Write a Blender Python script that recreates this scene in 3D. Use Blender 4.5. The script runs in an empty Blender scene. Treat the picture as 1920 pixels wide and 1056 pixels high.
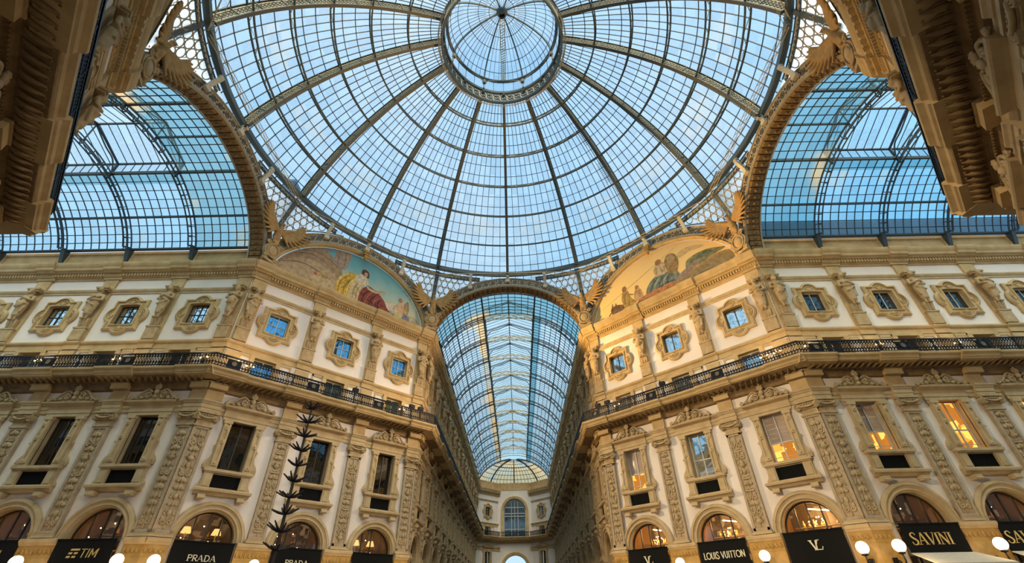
import bpy, math, random
from mathutils import Vector, Matrix
PI = math.pi
rnd = random.Random(11)
sc = bpy.context.scene
COL = sc.collection
A = 7.25            # half width of an arm
R = 17.75           # distance of the octagon's sides from its centre
S2 = math.sqrt(.5)
T22 = math.tan(math.radians(22.5))
DIAG = (R - A) / S2  # length of a diagonal facade
BAY = 4.72

# ------------------------------------------------------------------ materials
def new_mat(name):
    m = bpy.data.materials.new(name)
    m.use_nodes = True
    nt = m.node_tree
    nt.nodes.clear()
    return m, nt

def N(nt, typ, **kw):
    n = nt.nodes.new(typ)
    for k, v in kw.items():
        if k in ('inputs',):
            for kk, vv in v.items():
                n.inputs[kk].default_value = vv
        else:
            setattr(n, k, v)
    return n

def stone_mat(name, c1, c2, rough=.75, bump=.25, scale=2.2, dirt=None, fine=28.0, spec=.25, metal=0.0):
    m, nt = new_mat(name)
    out = N(nt, 'ShaderNodeOutputMaterial')
    b = N(nt, 'ShaderNodeBsdfPrincipled')
    b.inputs['Roughness'].default_value = rough
    b.inputs['Specular IOR Level'].default_value = spec
    b.inputs['Metallic'].default_value = metal
    tc = N(nt, 'ShaderNodeTexCoord')
    oi = N(nt, 'ShaderNodeObjectInfo')
    add = N(nt, 'ShaderNodeVectorMath', operation='ADD')
    nt.links.new(tc.outputs['Object'], add.inputs[0])
    nt.links.new(oi.outputs['Location'], add.inputs[1])
    n1 = N(nt, 'ShaderNodeTexNoise')
    n1.inputs['Scale'].default_value = scale
    n1.inputs['Detail'].default_value = 6
    nt.links.new(add.outputs[0], n1.inputs['Vector'])
    r = N(nt, 'ShaderNodeValToRGB')
    r.color_ramp.elements[0].position = .3
    r.color_ramp.elements[0].color = (*c1, 1)
    r.color_ramp.elements[1].position = .7
    r.color_ramp.elements[1].color = (*c2, 1)
    nt.links.new(n1.outputs['Fac'], r.inputs['Fac'])
    nt.links.new(r.outputs['Color'], b.inputs['Base Color'])
    if bump:
        n2 = N(nt, 'ShaderNodeTexNoise')
        n2.inputs['Scale'].default_value = fine
        n2.inputs['Detail'].default_value = 4
        nt.links.new(add.outputs[0], n2.inputs['Vector'])
        bp = N(nt, 'ShaderNodeBump')
        bp.inputs['Strength'].default_value = bump
        bp.inputs['Distance'].default_value = .02
        nt.links.new(n2.outputs['Fac'], bp.inputs['Height'])
        nt.links.new(bp.outputs['Normal'], b.inputs['Normal'])
    nt.links.new(b.outputs[0], out.inputs[0])
    return m

def plain_mat(name, c, rough=.5, metal=0.0, spec=.4):
    m, nt = new_mat(name)
    out = N(nt, 'ShaderNodeOutputMaterial')
    b = N(nt, 'ShaderNodeBsdfPrincipled')
    n = N(nt, 'ShaderNodeTexNoise')
    n.inputs['Scale'].default_value = 6.0
    tc = N(nt, 'ShaderNodeTexCoord')
    nt.links.new(tc.outputs['Object'], n.inputs['Vector'])
    mx = N(nt, 'ShaderNodeMix', data_type='RGBA')
    mx.inputs['A'].default_value = (*[x * .85 for x in c], 1)
    mx.inputs['B'].default_value = (*[min(1, x * 1.12) for x in c], 1)
    nt.links.new(n.outputs['Fac'], mx.inputs['Factor'])
    nt.links.new(mx.outputs['Result'], b.inputs['Base Color'])
    b.inputs['Roughness'].default_value = rough
    b.inputs['Metallic'].default_value = metal
    b.inputs['Specular IOR Level'].default_value = spec
    nt.links.new(b.outputs[0], out.inputs[0])
    return m

def emit_mat(name, c, s):
    m, nt = new_mat(name)
    out = N(nt, 'ShaderNodeOutputMaterial')
    e = N(nt, 'ShaderNodeEmission')
    e.inputs['Color'].default_value = (*c, 1)
    e.inputs['Strength'].default_value = s
    nt.links.new(e.outputs[0], out.inputs[0])
    return m

def roof_glass(name, tint, transl=.22, amber=.25, amber_pos=.62, gloss=.02):
    """thin wired roof glass: mostly clear, a little diffusing, each pane its own shade, old dirt and yellowed panes that carry sun reflection in their colour"""
    m, nt = new_mat(name)
    L = nt.links.new
    out = N(nt, 'ShaderNodeOutputMaterial')
    uv = N(nt, 'ShaderNodeUVMap')
    fl = N(nt, 'ShaderNodeVectorMath', operation='FLOOR')
    L(uv.outputs[0], fl.inputs[0])
    wn = N(nt, 'ShaderNodeTexWhiteNoise', noise_dimensions='2D')
    L(fl.outputs[0], wn.inputs['Vector'])
    tc = N(nt, 'ShaderNodeTexCoord')
    big = N(nt, 'ShaderNodeTexNoise')
    big.inputs['Scale'].default_value = .16
    big.inputs['Detail'].default_value = 2
    L(tc.outputs['Object'], big.inputs['Vector'])
    st = N(nt, 'ShaderNodeTexNoise')          # streaks across each pane
    st.inputs['Scale'].default_value = 1.0
    st.inputs['Detail'].default_value = 5
    mp = N(nt, 'ShaderNodeMapping')
    mp.inputs['Scale'].default_value = (2.5, 9.0, 1)
    L(uv.outputs[0], mp.inputs['Vector'])
    L(mp.outputs[0], st.inputs['Vector'])
    # value factor
    ma = N(nt, 'ShaderNodeMath', operation='MULTIPLY_ADD')
    L(wn.outputs['Value'], ma.inputs[0])
    ma.inputs[1].default_value = .16
    ma.inputs[2].default_value = .80
    mb = N(nt, 'ShaderNodeMath', operation='MULTIPLY_ADD')
    L(st.outputs['Fac'], mb.inputs[0])
    mb.inputs[1].default_value = .3
    L(ma.outputs[0], mb.inputs[2])
    mc = N(nt, 'ShaderNodeMath', operation='SUBTRACT', use_clamp=True)
    L(mb.outputs[0], mc.inputs[0])
    mc.inputs[1].default_value = .1
    # amber panes: patches of yellowed panes, the sun's warm reflection put into their colour
    am = N(nt, 'ShaderNodeMath', operation='MULTIPLY_ADD')
    L(wn.outputs['Value'], am.inputs[0])
    am.inputs[1].default_value = .10
    L(big.outputs['Fac'], am.inputs[2])
    rp = N(nt, 'ShaderNodeMapRange')
    rp.inputs['From Min'].default_value = amber_pos
    rp.inputs['From Max'].default_value = amber_pos + .13
    rp.inputs['To Max'].default_value = amber
    L(am.outputs[0], rp.inputs['Value'])
    mix = N(nt, 'ShaderNodeMix', data_type='RGBA')
    mix.inputs['A'].default_value = (*tint, 1)
    mix.inputs['B'].default_value = (1.0, .62, .26, 1)
    L(rp.outputs['Result'], mix.inputs['Factor'])
    sc_ = N(nt, 'ShaderNodeVectorMath', operation='SCALE')
    L(mix.outputs['Result'], sc_.inputs[0])
    L(mc.outputs[0], sc_.inputs['Scale'])
    tr = N(nt, 'ShaderNodeBsdfTransparent')
    L(sc_.outputs[0], tr.inputs['Color'])
    tl = N(nt, 'ShaderNodeBsdfTranslucent')
    L(sc_.outputs[0], tl.inputs['Color'])
    m1 = N(nt, 'ShaderNodeMixShader')
    tf = N(nt, 'ShaderNodeMath', operation='MULTIPLY_ADD', use_clamp=True)
    L(rp.outputs['Result'], tf.inputs[0])
    tf.inputs[1].default_value = .6
    tf.inputs[2].default_value = transl
    L(tf.outputs[0], m1.inputs[0])
    L(tr.outputs[0], m1.inputs[1])
    L(tl.outputs[0], m1.inputs[2])
    gl = N(nt, 'ShaderNodeBsdfGlossy')
    gl.inputs['Roughness'].default_value = .45
    m2 = N(nt, 'ShaderNodeMixShader')
    m2.inputs[0].default_value = gloss
    L(m1.outputs[0], m2.inputs[1])
    L(gl.outputs[0], m2.inputs[2])
    L(m2.outputs[0], out.inputs[0])
    return m

def window_glass(name, tint, refl, clear):
    """window pane: mirror share refl, clear share, rest dark"""
    m, nt = new_mat(name)
    L = nt.links.new
    out = N(nt, 'ShaderNodeOutputMaterial')
    gl = N(nt, 'ShaderNodeBsdfGlossy')
    gl.inputs['Roughness'].default_value = .03
    gl.inputs['Color'].default_value = (*tint, 1)
    tc = N(nt, 'ShaderNodeTexCoord')
    no = N(nt, 'ShaderNodeTexNoise')
    no.inputs['Scale'].default_value = 1.3
    L(tc.outputs['Object'], no.inputs['Vector'])
    bp = N(nt, 'ShaderNodeBump')
    bp.inputs['Strength'].default_value = .06
    bp.inputs['Distance'].default_value = .1
    L(no.outputs['Fac'], bp.inputs['Height'])
    L(bp.outputs['Normal'], gl.inputs['Normal'])
    tr = N(nt, 'ShaderNodeBsdfTransparent')
    tr.inputs['Color'].default_value = (clear, clear, clear, 1)
    mx = N(nt, 'ShaderNodeMixShader')
    mx.inputs[0].default_value = refl
    L(tr.outputs[0], mx.inputs[1])
    L(gl.outputs[0], mx.inputs[2])
    L(mx.outputs[0], out.inputs[0])
    return m

def room_mat(name, dark, lit, strength, scale=2.5, pos=(.45, .62)):
    """the lit inside of a shop or room seen through its window: dark furniture and glowing lamps' light"""
    m, nt = new_mat(name)
    L = nt.links.new
    out = N(nt, 'ShaderNodeOutputMaterial')
    tc = N(nt, 'ShaderNodeTexCoord')
    oi = N(nt, 'ShaderNodeObjectInfo')
    add = N(nt, 'ShaderNodeVectorMath', operation='ADD')
    L(tc.outputs['Object'], add.inputs[0])
    L(oi.outputs['Location'], add.inputs[1])
    v = N(nt, 'ShaderNodeTexVoronoi', feature='F1', distance='CHEBYCHEV')
    v.inputs['Scale'].default_value = scale
    L(add.outputs[0], v.inputs['Vector'])
    bw = N(nt, 'ShaderNodeRGBToBW')
    L(v.outputs['Color'], bw.inputs[0])
    r = N(nt, 'ShaderNodeMapRange')
    r.inputs['From Min'].default_value = pos[0]
    r.inputs['From Max'].default_value = pos[1]
    L(bw.outputs[0], r.inputs['Value'])
    mc = N(nt, 'ShaderNodeMix', data_type='RGBA')
    mc.inputs['A'].default_value = (*dark, 1)
    mc.inputs['B'].default_value = (*lit, 1)
    L(r.outputs['Result'], mc.inputs['Factor'])
    e = N(nt, 'ShaderNodeEmission')
    L(mc.outputs['Result'], e.inputs['Color'])
    e.inputs['Strength'].default_value = strength
    d = N(nt, 'ShaderNodeBsdfDiffuse')
    d.inputs['Color'].default_value = (.12, .09, .06, 1)
    ad = N(nt, 'ShaderNodeAddShader')
    L(e.outputs[0], ad.inputs[0])
    L(d.outputs[0], ad.inputs[1])
    L(ad.outputs[0], out.inputs[0])
    return m

M = {}
M['plaster'] = stone_mat('pale_plaster', (.735, .645, .57), (.82, .73, .655), rough=.85, bump=.05, scale=.5)
M['stone'] = stone_mat('ochre_stone', (.45, .305, .14), (.59, .425, .22), bump=.2, scale=1.6)
M['stone2'] = stone_mat('buff_stone', (.44, .315, .165), (.56, .42, .24), bump=.22, scale=1.9)
M['carved'] = stone_mat('weathered_carved_stone', (.36, .255, .13), (.54, .405, .23), bump=.35, scale=3.5)
M['relief'] = stone_mat('grey_relief_stone', (.355, .265, .165), (.475, .365, .24), bump=.4, scale=4)
M['statue'] = stone_mat('statue_stone', (.36, .245, .12), (.52, .37, .20), bump=.25, scale=3)
M['eagle'] = stone_mat('gilded_brown_stone', (.34, .20, .075), (.48, .30, .12), bump=.4, scale=4)
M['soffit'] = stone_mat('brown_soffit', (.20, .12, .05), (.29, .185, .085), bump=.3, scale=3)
M['marble'] = stone_mat('yellow_marble', (.34, .19, .045), (.50, .30, .09), rough=.35, bump=.05, scale=2.5)
M['floor'] = stone_mat('mosaic_floor', (.10, .085, .07), (.17, .15, .125), rough=.3, bump=.05, scale=1)
M['iron'] = plain_mat('black_iron', (.018, .018, .022), .45, .6)
M['steel'] = plain_mat('grey_green_painted_steel', (.105, .125, .125), .5, .2)
M['rib'] = plain_mat('grey_painted_rib_steel', (.115, .115, .10), .5, .1)
M['bar'] = plain_mat('dark_glazing_bar', (.055, .075, .09), .5, .2)
M['web'] = plain_mat('pale_ornate_web', (.58, .47, .28), .55, .1)
M['grey_iron'] = stone_mat('silvery_cast_iron', (.38, .32, .23), (.52, .45, .34), rough=.5, bump=.15, scale=5)
M['dark_iron'] = plain_mat('dark_cast_iron', (.12, .10, .07), .55, .2)
M['cream'] = plain_mat('cream_canvas', (.70, .63, .50), .9)
M['black_cloth'] = plain_mat('black_sign_cloth', (.008, .008, .008), .8, 0, .1)
M['gold'] = plain_mat('gold_letters', (.78, .55, .20), .4, .3)
M['pale_gold'] = plain_mat('pale_letters', (.80, .73, .52), .5)
M['sash'] = plain_mat('white_grey_sash', (.50, .50, .47), .5)
M['dark_sash'] = plain_mat('dark_shop_frame', (.035, .027, .02), .5)
M['curtain'] = plain_mat('grey_pink_curtain', (.56, .44, .36), .9)
M['teal_curtain'] = plain_mat('pale_teal_curtain', (.40, .52, .52), .9)
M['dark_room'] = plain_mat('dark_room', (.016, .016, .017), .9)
M['brown_room'] = plain_mat('brown_shop_room', (.26, .15, .06), .9)
M['amber_room'] = room_mat('amber_lit_room', (.30, .10, .012), (1.0, .47, .08), 2.2, 1.6)
M['shop_room'] = room_mat('shop_shelves', (.035, .02, .008), (.8, .45, .15), .5, 2.6, (.55, .78))
M['dim_room'] = room_mat('dim_shop_shelves', (.022, .015, .009), (.36, .22, .10), .42, 3.0, (.55, .85))
M['lamp'] = emit_mat('lit_globe', (1, .82, .56), 3.2)
M['bulb'] = emit_mat('lit_bulb', (1, .62, .26), 14.0)
M['shade'] = emit_mat('lit_lampshade', (1, .55, .16), 1.6)
M['dome_glass'] = roof_glass('dome_glass', (.84, .96, 1.0), .13, .40, .66)
M['vault_glass'] = roof_glass('vault_glass', (.66, .90, 1.0), .12, .6, .74)
M['shaded_dirty_glass'] = roof_glass('shaded_dirty_vault_glass', (.40, .66, .72), .10, .8, .56)  # dirt, and the dome's shade on the first bay put into the tint
M['teal_glass'] = roof_glass('dark_teal_glass', (.36, .62, .68), .08, .0, .9)  # darker teal tint for the strips beside the skylight
M['amber_glass'] = roof_glass('sunset_amber_vault_glass', (1.0, .86, .68), .28, .8, .46)  # sunset reflection and warm glow put into the pane colour
M['far_glass'] = roof_glass('far_vault_glass', (.86, .96, 1.0), .16, .6, .70)
M['top_glass'] = roof_glass('skylight_glass', (.84, .96, 1.0), .15, .1, .8)
M['white_glass'] = roof_glass('white_glass', (1.0, 1.0, .98), .85, .35, .68)
M['pane_dark'] = window_glass('dark_pane', (.85, .9, .95), .10, .55)
M['pane_mirror'] = window_glass('bright_reflecting_pane', (.95, 1, 1), .8, .6)
M['pane_half'] = window_glass('half_reflecting_pane', (.25, .6, .9), .7, .5)
M['pane_clear'] = window_glass('clear_pane', (.9, .95, 1), .04, .95)
M['tree'] = plain_mat('dark_brown_branches', (.035, .022, .018), .8)
M['slate'] = plain_mat('blue_slate_roof', (.03, .09, .17), .8)

# ------------------------------------------------------------------ mesh builder
class MB:
    def __init__(s):
        s.v = []; s.f = []; s.m = []; s.sm = []; s.uv = {}
    def add(s, V, F, m=0, smooth=False):
        b = len(s.v)
        s.v.extend([tuple(p) for p in V])
        for f in F:
            s.f.append(tuple(b + i for i in f)); s.m.append(m); s.sm.append(smooth)
    def box(s, x0, x1, y0, y1, z0, z1, m=0):
        V = [(x, y, z) for x in (x0, x1) for y in (y0, y1) for z in (z0, z1)]
        s.add(V, [(0, 1, 3, 2), (4, 6, 7, 5), (0, 4, 5, 1), (2, 3, 7, 6), (0, 2, 6, 4), (1, 5, 7, 3)], m)
    def prism(s, pts, y0, y1, m=0, smooth=False):
        """outline in x,z pushed from y0 (front) to y1"""
        n = len(pts)
        V = [(x, y0, z) for x, z in pts] + [(x, y1, z) for x, z in pts]
        F = [tuple(range(n)), tuple(range(2 * n - 1, n - 1, -1))]
        s.add(V, F, m)
        s.add(V, [(i, (i + 1) % n, n + (i + 1) % n, n + i) for i in range(n)], m, smooth)
    def ring(s, outer, inner, y0, y1, m=0, closed=True, yi=None):
        """flat band between two outlines (same count) at y0, with sides to y1"""
        n = len(outer)
        yi = y0 if yi is None else yi
        V = [(x, y0, z) for x, z in outer] + [(x, yi, z) for x, z in inner] + [(x, y1, z) for x, z in outer] + [(x, y1, z) for x, z in inner]
        F = []
        for i in range(n if closed else n - 1):
            j = (i + 1) % n
            F += [(i, j, n + j, n + i), (i, 2 * n + i, 2 * n + j, j), (n + i, n + j, 3 * n + j, 3 * n + i), (2 * n + i, 3 * n + i, 3 * n + j, 2 * n + j)]
        s.add(V, F, m)
    def tube(s, pts, r, n=5, m=0, closed=False, smooth=True, flat=None):
        pts = [Vector(p) for p in pts]
        k = len(pts)
        if k < 2: return
        V = []
        for i, p in enumerate(pts):
            if closed: t = pts[(i + 1) % k] - pts[i - 1]
            else: t = pts[min(i + 1, k - 1)] - pts[max(i - 1, 0)]
            if t.length < 1e-9: t = Vector((0, 0, 1))
            t.normalize()
            ref = Vector((0, 0, 1)) if abs(t.z) < .92 else Vector((0, 1, 0))
            a = t.cross(ref).normalized(); b = t.cross(a)
            rr = r[i] if isinstance(r, (list, tuple)) else r
            for j in range(n):
                q = 2 * PI * (j + .5) / n
                V.append(p + a * (math.cos(q) * rr) + b * (math.sin(q) * rr * (flat or 1)))
        F = []
        for i in range(k if closed else k - 1):
            for j in range(n):
                F.append((i * n + j, i * n + (j + 1) % n, ((i + 1) % k) * n + (j + 1) % n, ((i + 1) % k) * n + j))
        s.add(V, F, m, smooth and n > 4)
        if not closed:
            s.add(V, [tuple(range(n - 1, -1, -1)), tuple(range((k - 1) * n, k * n))], m)
    def beam(s, p, q, w, h, up=(0, 0, 1), m=0):
        """box section from p to q, w across, h along up"""
        p, q, up = Vector(p), Vector(q), Vector(up)
        t = (q - p)
        if t.length < 1e-6: return
        t.normalize()
        a = t.cross(up)
        if a.length < 1e-4: a = t.cross(Vector((1, 0, 0)))
        a.normalize(); b = a.cross(t)
        V = [c + a * (sx * w / 2) + b * (sz * h / 2) for c in (p, q) for sx, sz in ((-1, -1), (1, -1), (1, 1), (-1, 1))]
        s.add(V, [(0, 1, 2, 3), (7, 6, 5, 4), (0, 4, 5, 1), (1, 5, 6, 2), (2, 6, 7, 3), (3, 7, 4, 0)], m)
    def strip(s, pts, w, h, side, m=0):
        """rectangular section swept along pts; side(p) gives the width direction, height across it"""
        k = len(pts); V = []
        pts = [Vector(p) for p in pts]
        for i, p in enumerate(pts):
            t = (pts[min(i + 1, k - 1)] - pts[max(i - 1, 0)]).normalized()
            a = Vector(side(p) if callable(side) else side).normalized()
            b = t.cross(a).normalized()
            for sx, sz in ((-1, -1), (1, -1), (1, 1), (-1, 1)):
                V.append(p + a * (sx * w / 2) + b * (sz * h / 2))
        F = []
        for i in range(k - 1):
            for j in range(4):
                F.append((i * 4 + j, i * 4 + (j + 1) % 4, i * 4 + 4 + (j + 1) % 4, i * 4 + 4 + j))
        F += [(3, 2, 1, 0), tuple(range(4 * k - 4, 4 * k))]
        s.add(V, F, m)
    def lathe(s, prof, c=(0, 0, 0), n=12, m=0, sx=1, sy=1):
        V = []
        for r, z in prof:
            for j in range(n):
                q = 2 * PI * j / n
                V.append((c[0] + r * math.cos(q) * sx, c[1] + r * math.sin(q) * sy, c[2] + z))
        F = []
        for i in range(len(prof) - 1):
            for j in range(n):
                F.append((i * n + j, i * n + (j + 1) % n, i * n + n + (j + 1) % n, i * n + n + j))
        s.add(V, F, m, True)
    def ball(s, c, r, n=8, m=0, squash=(1, 1, 1)):
        k = max(4, n // 2)
        prof = [(r * math.sin(PI * i / k), -r * math.cos(PI * i / k)) for i in range(k + 1)]
        V = []
        for rr, z in prof:
            for j in range(n):
                q = 2 * PI * j / n
                V.append((c[0] + rr * math.cos(q) * squash[0], c[1] + rr * math.sin(q) * squash[1], c[2] + z * squash[2]))
        F = [(i * n + j, i * n + (j + 1) % n, i * n + n + (j + 1) % n, i * n + n + j) for i in range(k) for j in range(n)]
        s.add(V, F, m, True)
    def sweepx(s, prof, x0, x1, e0=0., e1=0., m=0, extra=0., caps=False):
        """moulding profile (d outward, z) run along x; the ends shift by e*d for mitres"""
        n = len(prof)
        P = [(max(.004, d + extra if d > 0 or extra == 0 else d), z) for d, z in prof]
        V = [(x0 - e0 * d, -d, z) for d, z in P] + [(x1 + e1 * d, -d, z) for d, z in P]
        s.add(V, [(i, i + 1, n + i + 1, n + i) for i in range(n - 1)], m)
        if caps:
            s.add(V, [tuple(range(n)), tuple(range(2 * n - 1, n - 1, -1))], m)
    def spiral(s, c, r, turns, tr, d=1, start=0., y=0., n=4, m=0, steps=12, tail=None):
        pts = []
        k = int(steps * turns)
        for i in range(k + 1):
            q = start + d * 2 * PI * turns * i / k
            rr = r * (1 - .85 * i / k)
            pts.append((c[0] + rr * math.cos(q), y, c[1] + rr * math.sin(q)))
        s.tube(pts, tr, n, m)
    def mesh(s, name, mats):
        me = bpy.data.meshes.new(name)
        me.from_pydata(s.v, [], s.f)
        for mt in mats: me.materials.append(mt)
        me.polygons.foreach_set('material_index', s.m)
        me.polygons.foreach_set('use_smooth', s.sm)
        if s.uv:
            ul = me.uv_layers.new(name='UVMap')
            for l in me.loops:
                u = s.uv.get(l.vertex_index)
                if u: ul.data[l.index].uv = u
        me.update()
        return me
    def build(s, name, mats, parent=None, loc=None):
        if not isinstance(mats, (list, tuple)): mats = [mats]
        o = bpy.data.objects.new(name, s.mesh(name, mats))
        COL.objects.link(o)
        if parent: o.parent = parent
        if loc: o.location = loc
        return o
    def grid(s, fn, nu, nv, uvf=None, m=0, smooth=True):
        b = len(s.v)
        for i in range(nu + 1):
            for j in range(nv + 1):
                if uvf: s.uv[len(s.v)] = uvf(i / nu, j / nv)
                s.v.append(tuple(fn(i / nu, j / nv)))
        w = nv + 1
        for i in range(nu):
            for j in range(nv):
                s.f.append((b + i * w + j, b + (i + 1) * w + j, b + (i + 1) * w + j + 1, b + i * w + j + 1)); s.m.append(m); s.sm.append(smooth)

# ------------------------------------------------------------------ scene helpers
def tag(o, label=None, cat=None, group=None, kind=None):
    if label: o['label'] = label
    if cat: o['category'] = cat
    if group: o['group'] = group
    if kind: o['kind'] = kind
    return o

def empty(name, loc=(0, 0, 0), rz=0.):
    o = bpy.data.objects.new(name, None)
    COL.objects.link(o)
    o.location = loc; o.rotation_euler = (0, 0, rz)
    o.empty_display_size = .2
    return o

KIDS = {}
def kids(o):
    return [c for c in bpy.data.objects if c.parent == o]

class Proto:
    """one finished thing to be copied; the first use takes the thing itself"""
    ALL = []
    def __init__(s, root):
        Proto.ALL.append(s); s.root = root; s.used = False
        s.tree = [(c, kids(c)) for c in kids(root)]
        s.flat = None
        for k in ('label', 'category', 'group', 'kind'):
            if k in root: del root[k]
    def put(s, loc, rz, label=None, cat=None, group=None, kind=None, scale=None):
        if not s.used:
            s.used = True; r = s.root
        else:
            r = s.root.copy(); COL.objects.link(r)
            for c, gs in s.tree:
                k = c.copy(); COL.objects.link(k); k.parent = r
                for g in gs:
                    h = g.copy(); COL.objects.link(h); h.parent = k
        r.location = loc; r.rotation_euler = (0, 0, rz)
        if scale: r.scale = scale
        for k in ('label', 'category', 'group', 'kind'):
            if k in r: del r[k]
        return tag(r, label, cat, group, kind)
    def put_flat(s, loc, rz, label=None, cat=None, group=None, kind=None, scale=None, name=None):
        """far copy: the whole thing as one mesh"""
        if s.flat is None:
            mb = MB(); mats = []
            def take(o, M4):
                if o.type == 'MESH':
                    idx = []
                    for mt in o.data.materials:
                        if mt not in mats: mats.append(mt)
                        idx.append(mats.index(mt))
                    b = len(mb.v)
                    mb.v.extend([tuple(M4 @ v.co) for v in o.data.vertices])
                    for p in o.data.polygons:
                        mb.f.append(tuple(b + i for i in p.vertices)); mb.m.append(idx[p.material_index]); mb.sm.append(p.use_smooth)
            if s.root.type == 'MESH': take(s.root, Matrix())
            for c, gs in s.tree:
                mc = c.matrix_basis.copy()
                take(c, mc)
                for g in gs: take(g, mc @ g.matrix_basis)
            s.flat = mb.mesh(s.root.name.split('.')[0], mats)
        r = bpy.data.objects.new(name or s.root.name.split('.')[0], s.flat)
        COL.objects.link(r)
        r.location = loc; r.rotation_euler = (0, 0, rz)
        if scale: r.scale = scale
        return tag(r, label, cat, group, kind)

class Facade:
    def __init__(s, key, o, deg):
        s.key = key; s.o = o; s.a = math.radians(deg)
        s.e = (math.cos(s.a), math.sin(s.a)); s.n = (math.sin(s.a), -math.cos(s.a))
    def pos(s, x, out=0., z=0.):
        return (s.o[0] + s.e[0] * x + s.n[0] * out, s.o[1] + s.e[1] * x + s.n[1] * out, z)

def circ(cx, cz, r, a0, a1, n):
    return [(cx + r * math.cos(a0 + (a1 - a0) * i / n), cz + r * math.sin(a0 + (a1 - a0) * i / n)) for i in range(n + 1)]

def smooth_path(P, n=6):
    """Catmull-Rom through P"""
    out = []
    Q = [P[0]] + list(P) + [P[-1]]
    for i in range(1, len(Q) - 2):
        p0, p1, p2, p3 = (Vector(q) for q in Q[i - 1:i + 3])
        for k in range(n):
            t = k / n
            out.append(.5 * ((2 * p1) + (p2 - p0) * t + (2 * p0 - 5 * p1 + 4 * p2 - p3) * t * t + (3 * p1 - p0 - 3 * p2 + p3) * t ** 3))
    out.append(Vector(P[-1]))
    return out
# ------------------------------------------------------------------ facade pieces (local: x right, -y out of the wall, z height)
Y0 = -.004
def rect(hx, z0, z1, cx=0):
    return [(cx - hx, z0), (cx + hx, z0), (cx + hx, z1), (cx - hx, z1)]

def relief(mb, z0, z1, hw, y, seed, m=0):
    """carved candelabra ornament climbing a panel"""
    g = random.Random(seed)
    mb.tube([(0, y, z0), (0, y, z1)], .035, 5, m)
    z = z0 + .15; k = 0
    while z < z1 - .3:
        t = g.choice(['scroll', 'vase', 'leaf', 'tablet', 'scroll', 'leaf', 'mask'])
        if t == 'scroll':
            r = min(hw * .45, .15) * g.uniform(.85, 1.1)
            up = g.choice((-1, 1))
            for sx in (-1, 1):
                mb.spiral((sx * r * 1.1, z + .16), r * 1.1, 1.4, .045, d=-sx * up, start=PI / 2 if up > 0 else -PI / 2, y=y - .02, m=m)
                mb.ball((sx * hw * .75, y - .02, z + .3), .085, 6, m, (.8, .8, 1.5))
            z += .42
        elif t == 'vase':
            mb.lathe([(.03, 0), (.11, .05), (.15, .16), (.08, .27), (.14, .33), (.03, .36)], (0, y - .02, z), 8, m, 1.25, .8)
            for sx in (-1, 1): mb.tube([(sx * .1, y, z + .05), (sx * hw * .8, y - .02, z + .18), (sx * .12, y, z + .32)], .028, 4, m)
            z += .44
        elif t == 'leaf':
            for sx in (-1, 1):
                for q in (.35, .8, 1.25):
                    mb.ball((sx * math.cos(q) * hw * .5, y, z + .1 + math.sin(q) * .14), .11, 6, m, (1.2, .7, .8))
            mb.ball((0, y - .03, z + .2), .1, 6, m, (.8, .8, 1.5))
            z += .36
        elif t == 'tablet':
            mb.box(-hw * .75, hw * .75, y - .05, y + .02, z + .04, z + .12, m)
            mb.box(-hw * .5, hw * .5, y - .045, y + .02, z + .16, z + .22, m)
            z += .3
        else:
            mb.ball((0, y - .01, z + .16), .12, 8, m, (1, .6, 1.25))
            for sx in (-1, 1):
                mb.ball((sx * .17, y, z + .2), .08, 6, m, (.7, .5, 1.5)); mb.ball((sx * hw * .7, y, z + .1), .06, 6, m, (1, .6, 1))
            z += .4
        k += 1

def make_pilaster(seed, w=.9):
    root = empty('pilaster')
    h = w / 2
    b = MB()
    b.box(-h - .1, h + .1, -.34, Y0, 4.93, 5.02); b.box(-h - .05, h + .05, -.28, Y0, 5.02, 5.1)
    b.build('pedestal', M['stone2'], root)
    b = MB()
    b.box(-h, h, -.17, Y0, 5.1, 10.42)
    for x in (-h, h - .13): b.box(x, x + .13, -.23, -.17, 5.1, 10.42)
    b.box(-h, h, -.23, -.17, 5.1, 5.25); b.box(-h, h, -.23, -.17, 10.3, 10.42)
    b.build('shaft', M['relief'], root)
    b = MB(); relief(b, 5.3, 10.28, h - .14, -.19, seed)
    b.build('carving', M['carved'], root)
    b = MB()
    b.box(-h - .05, h + .05, -.29, Y0, 10.42, 10.5); b.box(-h + .02, h - .02, -.22, Y0, 10.5, 10.78)
    b.box(-h + .02, h - .02, -.3, -.2, 10.78, 10.86)
    b.box(-h - .02, h + .02, -.34, Y0, 10.86, 11.12)
    b.box(-h - .14, h + .14, -.44, Y0, 11.14, 11.26)
    b.tube([(x, -.4, 10.98 - .1 * math.sin(PI * (x + h) / (2 * h))) for x in [-h + i * w / 8 for i in range(9)]], .055, 6)
    for i in range(5): b.ball((-h * .6 + i * h * .3, -.37, 11.05), .055, 6)
    for sx in (-1, 1):
        c = (sx * (h + .04), 10.94)
        b.prism(circ(c[0], c[1], .2, 0, 2 * PI, 14)[:-1], -.36, -.12)
        b.spiral(c, .2, 2.2, .034, d=-sx, start=PI / 2, y=-.375, n=5, steps=14)
        b.ball((c[0], -.38, c[1]), .045, 6)
    b.build('capital', M['carved'], root)
    b = MB()
    b.sweepx(STRING, -h - .1, h + .1, extra=.16, caps=True)
    b.build('entablature_block', M['stone2'], root)
    b = MB()
    b.box(-h - .02, h + .02, -.14, Y0, 11.96, 12.6)
    b.build('upper_strip', M['stone'], root)
    return root

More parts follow.
